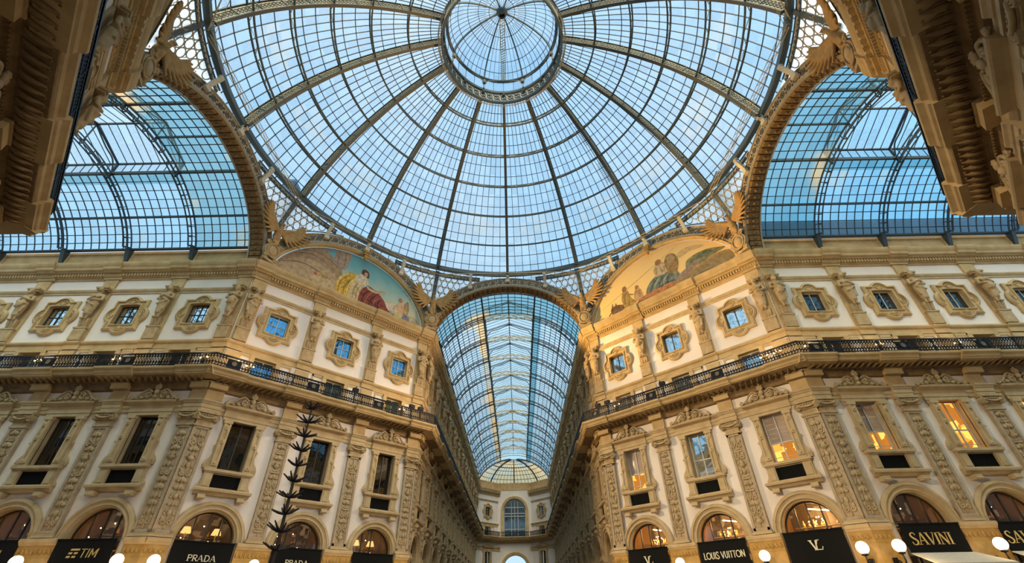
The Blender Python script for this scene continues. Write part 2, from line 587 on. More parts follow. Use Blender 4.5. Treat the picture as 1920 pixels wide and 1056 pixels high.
STRING = [(0, 11.26), (.08, 11.26), (.08, 11.46), (.12, 11.48), (.12, 11.68), (.16, 11.70), (.2, 11.78), (.26, 11.84), (.26, 11.91), (0, 11.95)]
BALC = [(0, 12.55), (.14, 12.6), (.16, 12.78), (.3, 12.9), (.34, 12.98), (.42, 13.04), (1.12, 13.1), (1.14, 13.16), (1.2, 13.2), (1.24, 13.32), (1.32, 13.38), (1.38, 13.42), (1.4, 13.52), (1.34, 13.56), (0, 13.58)]
BAND = [(0, 15.4), (.06, 15.4), (.07, 15.72), (.15, 15.76), (.2, 15.84), (.2, 15.93), (0, 15.97)]
ARCHI = [(0, 19.66), (.06, 19.66), (.06, 19.78), (.1, 19.8), (.16, 19.92), (.16, 20.0), (0, 20.04)]
CORN = [(0, 20.82), (.07, 20.84), (.07, 21.0), (.17, 21.03), (.17, 21.28), (.36, 21.3), (.4, 21.38), (.56, 21.42), (.6, 21.6), (.66, 21.68), (.72, 21.82), (.74, 21.98), (.3, 22.06), (0, 22.08)]

def rail_section(w, e0=0., e1=0., medal=True):
    root = empty('balcony_railing')
    y = -1.33; x0 = -w / 2; x1 = w / 2
    b = MB()
    b.box(x0 - e0, x1 + e1, y - .05, y + .05, 14.29, 14.38)
    b.build('top_rail', M['iron'], root)
    b = MB()
    b.box(x0 - e0, x1 + e1, y - .035, y + .035, 13.61, 13.67); b.box(x0 - e0, x1 + e1, y - .03, y + .03, 13.81, 13.85); b.box(x0 - e0, x1 + e1, y - .03, y + .03, 14.16, 14.20)
    b.build('lower_rails', M['iron'], root)
    b = MB()
    n = int((w + e0 + e1) / .165)
    for i in range(n):
        x = x0 - e0 + (w + e0 + e1) * (i + .5) / n
        if medal and abs(x - x0 - .55) < .42: continue
        for sx in (-1, 1):
            b.tube([(x + sx * .05 * math.sin(PI * k / 6), y, 13.84 + .33 * k / 6) for k in range(7)], .021, 4, 0)
        b.tube([(x, y, 13.57), (x, y, 13.84)], .022, 4); b.tube([(x, y, 14.18), (x, y, 14.31)], .022, 4)
        b.spiral((x + .04, 13.74), .06, 1.2, .02, y=y, n=4, steps=8)
        b.spiral((x - .04, 14.24), .045, 1.2, .016, d=-1, y=y, n=4, steps=8)
        b.ball((x, y, 14.24), .03, 5)
    for k in range(3):
        xx = x0 + (x1 - x0) * (k + .5) / 3
        b.box(xx - .022, xx + .022, y - .03, y + .03, 13.57, 14.31)
    b.build('balusters', M['iron'], root)
    if medal:
        b = MB(); cx = x0 + .55
        b.box(cx - .4, cx + .4, y - .012, y + .012, 13.67, 14.21)
        b.tube([(cx + .17 * math.cos(q), y - .03, 13.96 + .17 * math.sin(q)) for q in [2 * PI * i / 16 for i in range(16)]], .025, 5, 0, True)
        for sx in (-1, 1):
            b.spiral((cx + sx * .29, 14.07), .1, 1.5, .015, d=sx, y=y - .03)
            b.spiral((cx + sx * .29, 13.83), .1, 1.5, .015, d=-sx, y=y - .03)
        p = b.build('medallion_panel', M['iron'], root)
        b = MB(); b.prism(circ(cx, 13.96, .14, 0, 2 * PI, 16)[:-1], y - .035, y - .012)
        b.build('medallion', M['dark_iron'], p)
    return root

# ---- quatrefoil outline of the attic windows
def quatre(d):
    """outline (ccw from front) shrunk by d; centre at (0,0)"""
    hx, hz, r = 1.12 - d, 1.16 - d, .66 - d
    cx = 1.42 - d - r; cz = 1.48 - d - r
    out = []
    q = math.acos(max(-1, min(1, (hx - cx) / r))); qz = math.acos(max(-1, min(1, (hz - cz) / r)))
    out += [(hx, -hz)] if False else []
    n = 9
    out += circ(cx, 0, r, -q, q, n)                       # right lobe
    out += [(hx, hz)]
    out += circ(0, cz, r, PI / 2 - qz, PI / 2 + qz, n)    # top
    out += [(-hx, hz)]
    out += circ(-cx, 0, r, PI - q, PI + q, n)
    out += [(-hx, -hz)]
    out += circ(0, -cz, r, 1.5 * PI - qz, 1.5 * PI + qz, n)
    out += [(hx, -hz)]
    return out

def to_rect(outl, hx, hz):
    """points of the outline pulled onto a rectangle"""
    r = []
    for x, z in outl:
        k = 1 / max(abs(x) / hx, abs(z) / hz)
        r.append((x * k, z * k))
    return r

def make_attic_window(kind):
    root = empty('window'); zc = 17.925
    b = MB()
    o0, o1, o2 = quatre(0), quatre(.1), quatre(.16)
    sh = lambda P: [(x, z + zc) for x, z in P]
    b.ring(sh(o0), sh(o1), -.12, Y0, yi=-.2)
    b.ring(sh(o1), sh(o2), -.2, Y0)
    rr = to_rect(o2, .82, .87)
    b.ring(sh(o2), sh(rr), -.1, Y0)
    r2 = to_rect(o2, .76, .81); r3 = to_rect(o2, .69, .765)
    b.ring(sh(rr), sh(r2), -.1, Y0, yi=-.19)
    b.ring(sh(r2), sh(r3), -.19, .42)
    for i, (cx, cz) in enumerate(((0, 1.0), (0, -1.0), (.95, 0), (-.95, 0))):   # ribbed shells in the lobes
        base = [PI / 2, -PI / 2, 0, PI][i]
        for k in range(5):
            q = base + (k - 2) * .5
            rr_ = .26 if i < 2 else .24
            b.beam((cx * .88, -.12, zc + cz * .88), (cx * .88 + rr_ * math.cos(q), -.12, zc + cz * .88 + rr_ * math.sin(q)), .05, .07, (0, 1, 0))
        b.tube([(cx * .9 + .3 * math.cos(q), -.13, zc + cz * .9 + .3 * math.sin(q)) for q in [base - 1.2 + 2.4 * j / 8 for j in range(9)]], .03, 5)
    b.build('surround', M['stone'], root)
    b = MB()
    b.ring(rect(.69, zc - .765, zc + .765), rect(.64, zc - .71, zc + .71), .1, .16)
    b.box(-.022, .022, .1, .15, zc - .69, zc + .69)
    if kind not in ('curtain', 'mirror'):
        b.box(-.62, .62, .105, .145, zc - .018, zc + .018)
        for x in (-.32, .32): b.box(x - .009, x + .009, .115, .14, zc - .69, zc + .69)
    b.build('sash', M['dark_sash'] if kind in ('mirror', 'stained') else M['sash'], root)
    b = MB(); b.box(-.65, .65, .15, .156, zc - .72, zc + .72)
    b.build('pane', M[{'blue': 'pane_half', 'mirror': 'pane_mirror', 'stained': 'pane_mirror', 'curtain': 'pane_dark', 'dark': 'pane_dark'}[kind]], root)
    if kind == 'curtain':
        b = MB()
        for sx, w0, w1 in ((-1, .3, .1), (1, .62, .42)):
            P = []
            for i in range(9):
                z = zc + .7 - 1.4 * i / 8
                P.append((sx * .64 - sx * (w0 + (w1 - w0) * i / 8), .23 + .02 * (i % 2), z))
            V = [(sx * .66, .23, p[2]) for p in P] + P
            b.add(V, [(i, i + 1, 10 + i, 9 + i) for i in range(8)])
        b.build('curtain', M['teal_curtain'], root)
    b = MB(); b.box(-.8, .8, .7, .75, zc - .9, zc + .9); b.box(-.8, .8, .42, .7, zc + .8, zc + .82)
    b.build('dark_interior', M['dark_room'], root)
    return root

def make_door_window(kind):
    """the low window behind the balcony with blank panels either side"""
    root = empty('window')
    b = MB()
    for sx in (-1, 1):
        b.box(min(sx * .69, sx * .98), max(sx * .69, sx * .98), -.13, Y0, 13.6, 15.36)
        b.box(min(sx * 1.62, sx * 1.72), max(sx * 1.62, sx * 1.72), -.05, Y0, 13.6, 15.36)
        b.box(min(sx * .98, sx * 1.72), max(sx * .98, sx * 1.72), -.05, Y0, 15.2, 15.36)
    b.box(-.98, .98, -.14, Y0, 15.24, 15.36)
    b.ring(rect(.72, 13.6, 15.36), rect(.685, 13.7, 15.24), -.02, .4)
    b.build('surround', M['stone'], root)
    b = MB(); b.ring(rect(.69, 13.66, 15.25), rect(.63, 13.7, 15.19), .25, .3); b.box(-.03, .03, .25, .3, 13.7, 15.2)
    b.build('sash', M['sash'], root)
    b = MB(); b.box(-.66, .66, .29, .296, 13.67, 15.22)
    b.build('pane', M[{'blue': 'pane_half', 'mirror': 'pane_mirror'}.get(kind, 'pane_dark')], root)
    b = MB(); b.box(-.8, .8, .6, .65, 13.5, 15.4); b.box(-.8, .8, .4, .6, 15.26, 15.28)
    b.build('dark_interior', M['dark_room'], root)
    return root

HEAD = [(0, 11.06), (.16, 11.06), (.16, 11.22), (.2, 11.24), (.2, 11.4), (.18, 11.42), (.18, 11.62), (.26, 11.66), (.44, 11.72), (.48, 11.76), (.5, 11.83), (0, 11.86)]
def make_lower_window(kind):
    root = empty('window')
    b = MB()
    for sx in (-1, 1):
        xa, xb = sorted((sx * .68, sx * 1.1))
        b.box(xa, xb, -.2, Y0, 8.36, 11.06)
        for x in (.72, .98): b.box(*sorted((sx * x, sx * (x + .09))), -.25, -.2, 8.5, 10.85)
        for z in (10.62, 9.85, 8.62):
            b.prism(circ(sx * .9, z, .13, 0, 2 * PI, 12)[:-1], -.27, -.2); b.ball((sx * .9, -.27, z), .06, 6)
        b.box(*sorted((sx * .66, sx * 1.14)), -.27, Y0, 10.86, 11.06)
        ear = [(1.1, 9.75), (1.17, 9.62), (1.16, 9.4), (1.13, 9.2), (1.2, 8.95), (1.36, 8.75), (1.44, 8.55), (1.4, 8.36), (1.1, 8.36)]
        b.prism([(sx * x, z) for x, z in (ear if sx < 0 else ear[::-1])], -.14, Y0)
        b.spiral((sx * 1.3, 8.52), .12, 1.5, .03, d=sx, y=-.15, start=PI / 2)
        b.spiral((sx * 1.16, 9.55), .08, 1.2, .025, d=-sx, y=-.15)
    b.ring(rect(.72, 8.36, 11.1), rect(.68, 8.4, 11.08), -.05, .45)
    b.build('surround', M['stone2'], root)
    b = MB()
    b.sweepx(HEAD, -1.16, 1.16, .55, .55, caps=True)
    h = b.build('head_moulding', M['stone2'], root)
    b = MB()                                    # broken pediment: S scrolls and a palmette
    y = -.34
    zb = 11.86
    outl = [(-1.42, zb), (1.42, zb), (1.4, zb + .1), (1.1, zb + .14), (.85, zb + .3), (.6, zb + .48), (.3, zb + .58), (0, zb + .7), (-.3, zb + .58), (-.6, zb + .48), (-.85, zb + .3), (-1.1, zb + .14), (-1.4, zb + .1)]
    b.prism(outl, -.27, -.02)
    for sx in (-1, 1):
        path = [(sx * 1.46, y, zb + .12), (sx * 1.3, y, zb + .12), (sx * 1.0, y, zb + .26), (sx * .8, y, zb + .5), (sx * .5, y, zb + .66), (sx * .24, y, zb + .5)]
        b.tube(smooth_path(path, 4), .06, 6)
        b.spiral((sx * .42, zb + .33), .21, 1.8, .055, d=-sx, start=PI / 2, y=y, n=5)
        b.spiral((sx * 1.38, zb + .14), .12, 1.5, .045, d=sx, start=PI / 2, y=y - .02, n=5)
        b.ball((sx * .78, y, zb + .18), .11, 6, 0, (1.3, .7, .9)); b.ball((sx * 1.05, y, zb + .12), .08, 6, 0, (1.3, .7, .7))
    for q, r in ((PI / 2, .36), (PI / 2 - .5, .3), (PI / 2 + .5, .3), (PI / 2 - .95, .22), (PI / 2 + .95, .22)):
        b.tube([(0, y - .02, zb + .66), (.6 * r * math.cos(q), y - .05, zb + .66 + .6 * r * math.sin(q)), (r * math.cos(q), y - .04, zb + .66 + r * math.sin(q))], [.05, .085, .035], 6)
    b.ball((0, y - .03, zb + .5), .15, 8, 0, (1, .8, 1.15))
    b.ball((0, y - .03, zb + .22), .12, 6, 0, (1.2, .7, 1))
    b.build('carved_crest', M['carved'], root)
    b = MB()
    b.box(-1.3, 1.3, -.32, Y0, 8.22, 8.36); b.box(-1.24, 1.24, -.26, Y0, 8.16, 8.22)
    for sx in (-1, 1):
        b.box(*sorted((sx * .74, sx * 1.22)), -.2, Y0, 7.36, 8.16); b.box(*sorted((sx * .82, sx * 1.14)), -.24, -.2, 7.46, 8.06)
        b.prism([(sx * x, z) for x, z in ([(1.22, 7.36), (1.42, 7.36), (1.38, 7.5), (1.28, 7.62), (1.22, 7.9)][::-sx])], -.12, Y0)
    b.box(-.74, .74, -.1, Y0, 7.36, 7.44); b.box(-.74, .74, -.1, Y0, 8.1, 8.16)
    b.build('apron', M['stone2'], root)
    b = MB(); b.box(-.74, .74, -.05, Y0, 7.44, 8.1)
    for i in range(12): b.box(-.7 + i * .122, -.66 + i * .122, -.07, -.05, 7.5, 8.04)
    b.build('black_grille', M['black_cloth'], root)
    b = MB()
    b.sweepx([(0, 7.02), (.2, 7.04), (.26, 7.12), (.3, 7.16), (.42, 7.2), (.44, 7.3), (.36, 7.36), (0, 7.37)], -1.36, 1.36, .3, .3, caps=True)
    b.build('sill', M['stone2'], root)
    for sx in (-1, 1):
        b = MB()
        c = sx * 1.0
        b.box(c - .19, c + .19, -.42, Y0, 6.88, 7.02); b.box(c - .16, c + .16, -.34, Y0, 6.8, 6.88)
        b.tube([(c - .19, -.36, 6.86), (c + .19, -.36, 6.86)], .09, 8)
        b.build('bracket', M['stone2'], root)
    b = MB()
    b.ring(rect(.685, 8.4, 11.08), rect(.61, 8.46, 11.01), .24, .31)
    b.box(-.03, .03, .25, .3, 8.46, 11.01)
    if kind != 'dark': b.box(-.61, .61, .245, .3, 9.42, 9.49); b.box(-.61, .61, .26, .29, 8.66, 8.69)
    b.build('sash', M['dark_sash' if kind == 'dark' else 'sash'], root)
    b = MB(); b.box(-.66, .66, .28, .286, 8.42, 11.05)
    b.build('pane', M[{'reflect': 'pane_mirror', 'dark': 'pane_dark'}.get(kind, 'pane_clear')], root)
    if kind in ('curtain', 'amber', 'reflect'):
        b = MB(); b.box(-.9, .9, 1.2, 1.25, 8.2, 11.2); b.box(-.9, -.85, .45, 1.2, 8.2, 11.2); b.box(.85, .9, .45, 1.2, 8.2, 11.2); b.box(-.9, .9, .45, 1.2, 11.12, 11.2)
        b.build('lit_interior', M['amber_room'], root)
    if kind == 'curtain':
        b = MB()
        for i in range(6):
            z = 9.5 + i * .27
            b.add([(-.64, .31, z), (.64, .31, z), (.64, .33, z + .27), (-.64, .33, z + .27), (-.64, .36, z + .02), (.64, .36, z + .02)], [(0, 1, 2, 3), (0, 4, 5, 1)])
        b.build('blind', M['curtain'], root)
    if kind == 'dark':
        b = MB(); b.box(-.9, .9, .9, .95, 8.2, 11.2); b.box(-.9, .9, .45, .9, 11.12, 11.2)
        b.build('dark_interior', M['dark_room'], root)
    return root

def half(r, n=18, z=4.9, cx=0):
    return circ(cx, z, r, 0, PI, n)

def make_arch_window(kind):
    root = empty('window')
    b = MB()
    for ro, ri, y, yi in ((1.9, 1.82, -.1, -.18), (1.82, 1.72, -.18, -.2), (1.72, 1.6, -.14, -.1), (1.6, 1.5, -.1, -.14), (1.5, 1.44, -.14, -.02)):
        b.ring(half(ro), half(ri), y, Y0, closed=False, yi=yi)
    b.ring(half(1.45), half(1.40), -.02, .5, closed=False)
    for sx in (-1, 1):
        b.box(*sorted((sx * 1.4, sx * 1.45)), -.02, .5, 0, 4.9)
    b.build('archivolt', M['stone2'], root)
    b = MB()
    b.ring(half(1.41), half(1.32), .3, .38, closed=False)
    for x in (-.66, 0, .66):
        b.box(x - .03, x + .03, .3, .38, 3.2, 4.9 + math.sqrt(1.36 ** 2 - x * x))
    b.box(-1.4, 1.4, .3, .38, 4.74, 4.82)
    b.build('fan_bars', M['dark_sash'], root)
    b = MB(); b.prism([(-1.38, 3.0), (1.38, 3.0)] + half(1.38), .34, .346)
    b.build('pane', M['pane_clear'], root)
    mt = M[{'shop': 'shop_room', 'dim': 'dim_room'}[kind]]
    b = MB()
    b.box(-1.7, 1.7, 2.6, 2.65, 2.8, 6.5)
    b.build('back_shelves', mt, root)
    b = MB()
    b.box(-1.75, -1.7, .52, 2.6, 2.8, 6.5); b.box(1.7, 1.75, .52, 2.6, 2.8, 6.5); b.box(-1.75, 1.75, .52, 2.6, 6.5, 6.55); b.box(-1.75, 1.75, .52, 2.6, 2.75, 2.8)
    b.build('shop_interior', M['brown_room'], root)
    g = random.Random(3 if kind == 'shop' else 4)
    b = MB()
    for z in (4.6, 5.2):
        b.box(-1.3, 1.3, 1.6, 1.9, z, z + .04)
    for i in range(26):
        x = g.uniform(-1.25, 1.25); z = g.choice((4.64, 5.24)); h = g.uniform(.14, .34)
        b.lathe([(0, 0), (.07, 0), (.08, h * .5), (.03, h * .7), (.04, h)], (x, 1.75 + g.uniform(-.08, .08), z), 6)
    b.build('shelf_goods', M['gold' if kind == 'shop' else 'brown_room'], root)
    b = MB()
    if kind == 'shop':
        for i in range(9): b.ball((g.uniform(-1.1, 1.1), g.uniform(.8, 1.5), g.uniform(5.0, 5.9)), .035, 6)
        b.beam((-.2, 1.2, 6.05), (1.1, 1.7, 5.85), .12, .05)
    else:
        for i in range(4): b.ball((g.uniform(-1.1, 1.1), g.uniform(.8, 1.5), g.uniform(4.95, 5.7)), .03, 6)
    b.build('lamps', M['bulb'], root)
    return root

def make_pier(w):
    root = empty('ground_pier')
    b = MB(); h = w / 2
    b.box(-h, h, -.26, Y0, 0, 4.1); b.build('shaft', M['marble'], root)
    b = MB()
    b.box(-h, h, -.27, Y0, 4.1, 4.6)
    g = random.Random(7)
    for i in range(int(w / .22)):
        x = -h + .12 + i * .22
        b.ball((x, -.28, 4.34), .07, 6, 0, (1, .6, 1.9)); b.spiral((x + .1, 4.3), .07, 1.2, .02, y=-.29)
    b.build('carved_frieze', M['marble'], root)
    b = MB()
    b.sweepx([(0, 4.58), (.3, 4.6), (.34, 4.68), (.4, 4.74), (.42, 4.84), (.36, 4.9), (0, 4.915)], -h, h, caps=True)
    b.build('cap_moulding', M['stone2'], root)
    return root

# ---- voxel-merged figures
def fused(name, prims, vox=.035):
    b = MB()
    for p in prims:
        if p[0] == 'e':
            b.ball(p[1], 1.0, 14, 0, p[2])
        else:
            k = 6
            P = [Vector(p[1]).lerp(Vector(p[2]), i / k) for i in range(k + 1)]
            b.tube(P, [p[3] + (p[4] - p[3]) * i / k for i in range(k + 1)], 8)
            b.ball(p[1], p[3], 8); b.ball(p[2], p[4], 8)
    o = bpy.data.objects.new(name, b.mesh(name, []))
    COL.objects.link(o)
    md = o.modifiers.new('r', 'REMESH'); md.mode = 'VOXEL'; md.voxel_size = vox
    sm = o.modifiers.new('s', 'SMOOTH'); sm.iterations = 3; sm.factor = .5
    dg = bpy.context.evaluated_depsgraph_get()
    me = bpy.data.meshes.new_from_object(o.evaluated_get(dg))
    bpy.data.objects.remove(o)
    me.name = name
    for p in me.polygons: p.use_smooth = True
    return me

def caryatid_mesh(v):
    """draped term figure, feet at z=0, about 2.35 high, facing -y"""
    P = []
    m = -1 if v % 2 else 1
    for i in range(9):                         # folds of the robe
        q = PI + PI * i / 8
        P.append(('c', (.17 * math.cos(q), -.02 + .14 * math.sin(q), .12), (.27 * math.cos(q), -.02 + .2 * math.sin(q), 1.0), .065, .075))
    P += [('c', (0, 0, .1), (0, 0, .9), .16, .24), ('e', (0, -.04, 1.0), (.31, .24, .2)), ('e', (0, -.04, 1.32), (.25, .19, .32)),
          ('e', (.1, -.14, 1.45), (.12, .12, .13)), ('e', (-.1, -.14, 1.45), (.12, .12, .13)), ('e', (0, -.02, 1.62), (.37, .17, .14)),
          ('c', (0, -.02, 1.66), (0, -.06, 1.9), .09, .08), ('e', (0, -.09, 2.03), (.135, .155, .185)), ('e', (0, -.24, 2.0), (.03, .04, .05)),
          ('e', (0, -.02, 2.12), (.18, .19, .15)), ('e', (0, .05, 1.95), (.16, .12, .2)),
          ('e', (.055, -.215, 2.06), (.02, .02, .015)), ('e', (-.055, -.215, 2.06), (.02, .02, .015)), ('e', (0, -.215, 1.93), (.05, .03, .02))]
    P += [('c', (m * .36, -.02, 1.6), (m * .43, -.12, 1.26), .1, .085), ('c', (m * .43, -.12, 1.26), (-m * .02, -.3, 1.4), .08, .06), ('e', (-m * .05, -.31, 1.41), (.08, .06, .06)),
          ('c', (-m * .36, -.02, 1.6), (-m * .44, -.1, 1.2), .1, .085), ('c', (-m * .44, -.1, 1.2), (-m * .02, -.33, 1.12), .08, .06), ('e', (m * .02, -.34, 1.12), (.09, .06, .06))]
    P += [('c', (-m * .28, -.16, 1.5), (m * .28, -.24, .98), .06, .08), ('c', (m * .3, -.2, 1.0), (-m * .22, -.28, .72), .07, .06), ('c', (m * .32, -.12, 1.0), (m * .26, -.2, .35), .08, .05)]
    if v == 2:      # a bearded figure
        P += [('e', (0, -.2, 1.86), (.1, .09, .14)), ('e', (0, -.3, .9), (.2, .12, .26))]
    for sx in (-1, 1):
        P += [('c', (sx * .1, -.05, .15), (sx * .1, -.08, -.2), .09, .06), ('e', (sx * .1, -.15, -.24), (.075, .13, .055))]
    return fused('figure', P, .036)

def make_caryatid(me):
    root = empty('caryatid_statue')
    b = MB()
    b.box(-.46, .46, -.12, Y0, 15.98, 19.62)
    b.box(-.46, .46, -.13, Y0, 20.06, 20.8); b.box(-.46, .46, -.16, Y0, 13.67, 15.28)
    b.build('backing_pilaster', M['stone'], root)
    b = MB()                                                 # tapered term
    for z0, z1, h0, h1, d in ((16.9, 17.55, .24, .32, .28),):
        b.add([(-h0, -d, z0), (h0, -d, z0), (h0, -.12, z0), (-h0, -.12, z0), (-h1, -d - .1, z1), (h1, -d - .1, z1), (h1, -.12, z1), (-h1, -.12, z1)], [(0, 1, 5, 4), (1, 2, 6, 5), (3, 0, 4, 7), (4, 5, 6, 7), (3, 2, 1, 0)])
    b.box(-.4, .4, -.3, -.12, 16.0, 16.9); b.box(-.44, .44, -.34, -.12, 16.85, 16.95)
    for x in (-.1, .1): b.box(x - .03, x + .03, -.36, -.3, 17.0, 17.3)
    b.build('term_base', M['statue'], root)
    o = bpy.data.objects.new('figure', me); COL.objects.link(o); o.parent = root
    if not me.materials: me.materials.append(M['statue'])
    o.location = (0, -.36, 17.72); o.scale = (1.08, 1.0, 1.0)
    b = MB(); b.box(-.42, .42, -.5, -.12, 19.9, 20.02); b.box(-.36, .36, -.44, -.12, 19.78, 19.9)
    b.build('cap', M['statue'], root)
    return root

def make_eagle():
    root = empty('stone_eagle')
    P = [('e', (0, -.25, 24.55), (.3, .3, .5)), ('e', (0, -.34, 24.85), (.3, .28, .3)), ('c', (0, -.34, 24.95), (0, -.48, 25.42), .2, .13), ('e', (0, -.52, 25.52), (.15, .19, .16)),
         ('c', (0, -.64, 25.52), (0, -.8, 25.42), .07, .03), ('c', (-.16, -.3, 24.3), (-.2, -.35, 23.75), .15, .08), ('c', (.16, -.3, 24.3), (.2, -.35, 23.75), .15, .08),
         ('e', (-.2, -.42, 23.72), (.12, .18, .06)), ('e', (.2, -.42, 23.72), (.12, .18, .06)), ('c', (0, -.2, 24.3), (0, -.2, 23.6), .2, .24)]
    me = fused('body', P, .045); me.materials.append(M['eagle'])
    o = bpy.data.objects.new('body', me); COL.objects.link(o); o.parent = root
    for sx in (-1, 1):
        P = []
        for i in range(11):                      # long feathers fanned out and up along the arch
            t = i / 10
            x0 = .35 + .75 * t; z0 = 24.95 + .62 * t
            q = -.95 + 2.15 * t
            L = .75 + .75 * math.sin(PI * (.15 + .75 * t))
            x1 = x0 + L * math.cos(q); z1 = z0 + L * math.sin(q)
            P.append(('c', (sx * x0, -.14 - .34 * x0, z0), (sx * x1, -.16 - .40 * x1, z1), .14, .075))
        P += [('c', (sx * .2, -.25, 24.95), (sx * .75, -.42, 25.45), .22, .2), ('c', (sx * .75, -.42, 25.45), (sx * 1.2, -.56, 25.75), .2, .14), ('e', (sx * .6, -.36, 25.1), (.45, .14, .42))]
        me = fused('wing', P, .045); me.materials.append(M['eagle'])
        o = bpy.data.objects.new('wing', me); COL.objects.link(o); o.parent = root
    b = MB()
    b.prism([(x * .62, 23.02 + z * .7) for x, z in [(math.cos(q) * (1 + .06 * math.cos(4 * q)), math.sin(q) * 1.05) for q in [2 * PI * i / 28 for i in range(28)]]], -.42, -.12)
    b.tube([(math.cos(q) * .47, -.45, 23.02 + .56 * math.sin(q)) for q in [2 * PI * i / 24 for i in range(24)]], .06, 6, 0, True)
    for sx in (-1, 1):
        b.spiral((sx * .5, 23.62), .2, 1.5, .06, d=sx, y=-.42, n=6); b.spiral((sx * .42, 22.4), .16, 1.5, .05, d=-sx, y=-.42, n=6)
    b.ball((0, -.42, 23.02), .36, 12, 0, (1, .35, 1.15)); b.box(-.5, .5, -.42, -.12, 22.09, 22.4)
    b.build('shield', M['statue'], root)
    return root

# ------------------------------------------------------------------ lettering by strokes
def arcpts(cx, cz, rx, rz, a0, a1, n=10):
    return [(cx + rx * math.cos(math.radians(a0 + (a1 - a0) * i / n)), cz + rz * math.sin(math.radians(a0 + (a1 - a0) * i / n))) for i in range(n + 1)]

def letter(ch, serif):
    """(strokes, advance); a stroke is (points, width or widths)"""
    tk, tn = (.17, .06) if serif else (.13, .13)
    S = []
    def sf(x, z, w=.17):
        if serif: S.append(([(x - w, z), (x + w, z)], .045))
    if ch == 'A':
        S += [([(.06, 0), (.38, 1)], tn), ([(.38, 1), (.72, 0)], tk), ([(.18, .33), (.6, .33)], tn)]; sf(.06, .02); sf(.72, .02); return S, .84
    if ch == 'V':
        S += [([(.06, 1), (.38, 0)], tk), ([(.38, 0), (.70, 1)], tn)]; sf(.06, .98); sf(.70, .98); return S, .78
    if ch == 'I':
        S += [([(.15, 0), (.15, 1)], tk)]; sf(.15, .02); sf(.15, .98); return S, .34
    if ch == 'N':
        S += [([(.12, 0), (.12, 1)], tn), ([(.12, 1), (.70, 0)], tk), ([(.70, 0), (.70, 1)], tn)]; sf(.12, .02); sf(.08, .98, .12); sf(.70, .98); return S, .86
    if ch == 'S':
        P = smooth_path([Vector((x, 0, z)) for x, z in ((.52, .80), (.48, .93), (.32, 1.0), (.14, .92), (.1, .76), (.2, .6), (.36, .48), (.52, .34), (.55, .2), (.44, .05), (.27, 0), (.1, .06), (.05, .24))], 3)
        n = len(P)
        W = [(tn + (tk - tn) * math.sin(PI * i / (n - 1)) ** 2) for i in range(n)]
        S += [([(p.x, p.z) for p in P], W)]
        return S, .66
    if ch in 'PR':
        S += [([(.15, 0), (.15, 1)], tk), ([(.15, .97)] + arcpts(.36, .735, .24, .235, 90, -90) + [(.15, .5)], tn if ch == 'x' else (tk * .7 if serif else tn))]; sf(.15, .02)
        if serif: S.append(([(.0, .98), (.2, .98)], .045))
        if ch == 'R': S += [([(.32, .5), (.68, 0)], tk)]; sf(.7, .02, .1)
        return S, .72 if ch == 'R' else .66
    if ch == 'D':
        S += [([(.15, 0), (.15, 1)], tk), ([(.15, .97)] + arcpts(.34, .5, .38, .47, 90, -90, 14) + [(.15, .03)], tk * .75 if serif else tn)]
        if serif: S.append(([(.0, .98), (.2, .98)], .045)); S.append(([(.0, .02), (.2, .02)], .045))
        return S, .84
    if ch == 'L':
        S += [([(.15, 1), (.15, .03)], tk), ([(.1, .05), (.56, .05)], tn if not serif else .08)]; sf(.15, .98)
        if serif: S.append(([(.57, .03), (.57, .22)], .05)); sf(.1, .02, .1)
        return S, .62
    if ch == 'O':
        S += [(arcpts(.48, .5, .43, .46, 0, 360, 24), tn)]; return S, 1.0
    if ch == 'U':
        S += [([(.12, 1), (.12, .35)] + arcpts(.36, .32, .24, .28, 180, 360) + [(.6, .35), (.6, 1)], tn)]; return S, .76
    if ch == 'T':
        S += [([(.3, 0), (.3, 1)], tk), ([(.02, .94), (.58, .94)], .12)]; return S, .64
    if ch == 'M':
        S += [([(.1, 0), (.1, 1)], .15), ([(.1, 1), (.42, .25)], .13), ([(.42, .25), (.74, 1)], .13), ([(.74, 0), (.74, 1)], .15)]; return S, .9
    return S, .35

def lettering(b, text, cx, cz, h, width, serif, y0, y1, slant=0., m=0, drop=None):
    tot = sum(letter(c, serif)[1] for c in text)
    k = width / tot
    x = cx - width / 2
    for c in text:
        S, adv = letter(c, serif)
        hh = h
        for P, W in S:
            P = [(x + p[0] * k + slant * p[1] * h, cz - h / 2 + p[1] * hh) for p in P]
            stroke(b, P, [w * h * .9 for w in W] if isinstance(W, list) else W * h * .9, y0, y1, m)
        x += adv * k

def stroke(b, P, W, y0, y1, m=0):
    n = len(P); Lp = []; Rp = []
    for i in range(n):
        a = Vector(P[max(i - 1, 0)]); c = Vector(P[min(i + 1, n - 1)])
        t = (c - a); t = t.normalized() if t.length else Vector((1, 0))
        nn = Vector((-t.y, t.x)) * ((W[i] if isinstance(W, list) else W) / 2)
        p = Vector(P[i]); Lp.append(p + nn); Rp.append(p - nn)
    V = [(p.x, y0, p.y) for p in Lp] + [(p.x, y0, p.y) for p in Rp] + [(p.x, y1, p.y) for p in Lp] + [(p.x, y1, p.y) for p in Rp]
    F = []
    for i in range(n - 1):
        F += [(i, i + 1, n + i + 1, n + i), (i, 2 * n + i, 2 * n + i + 1, i + 1), (n + i, n + i + 1, 3 * n + i + 1, 3 * n + i)]
    F += [(0, n, 3 * n, 2 * n), (n - 1, 3 * n - 1, 4 * n - 1, 2 * n - 1)]
    b.add(V, F, m)
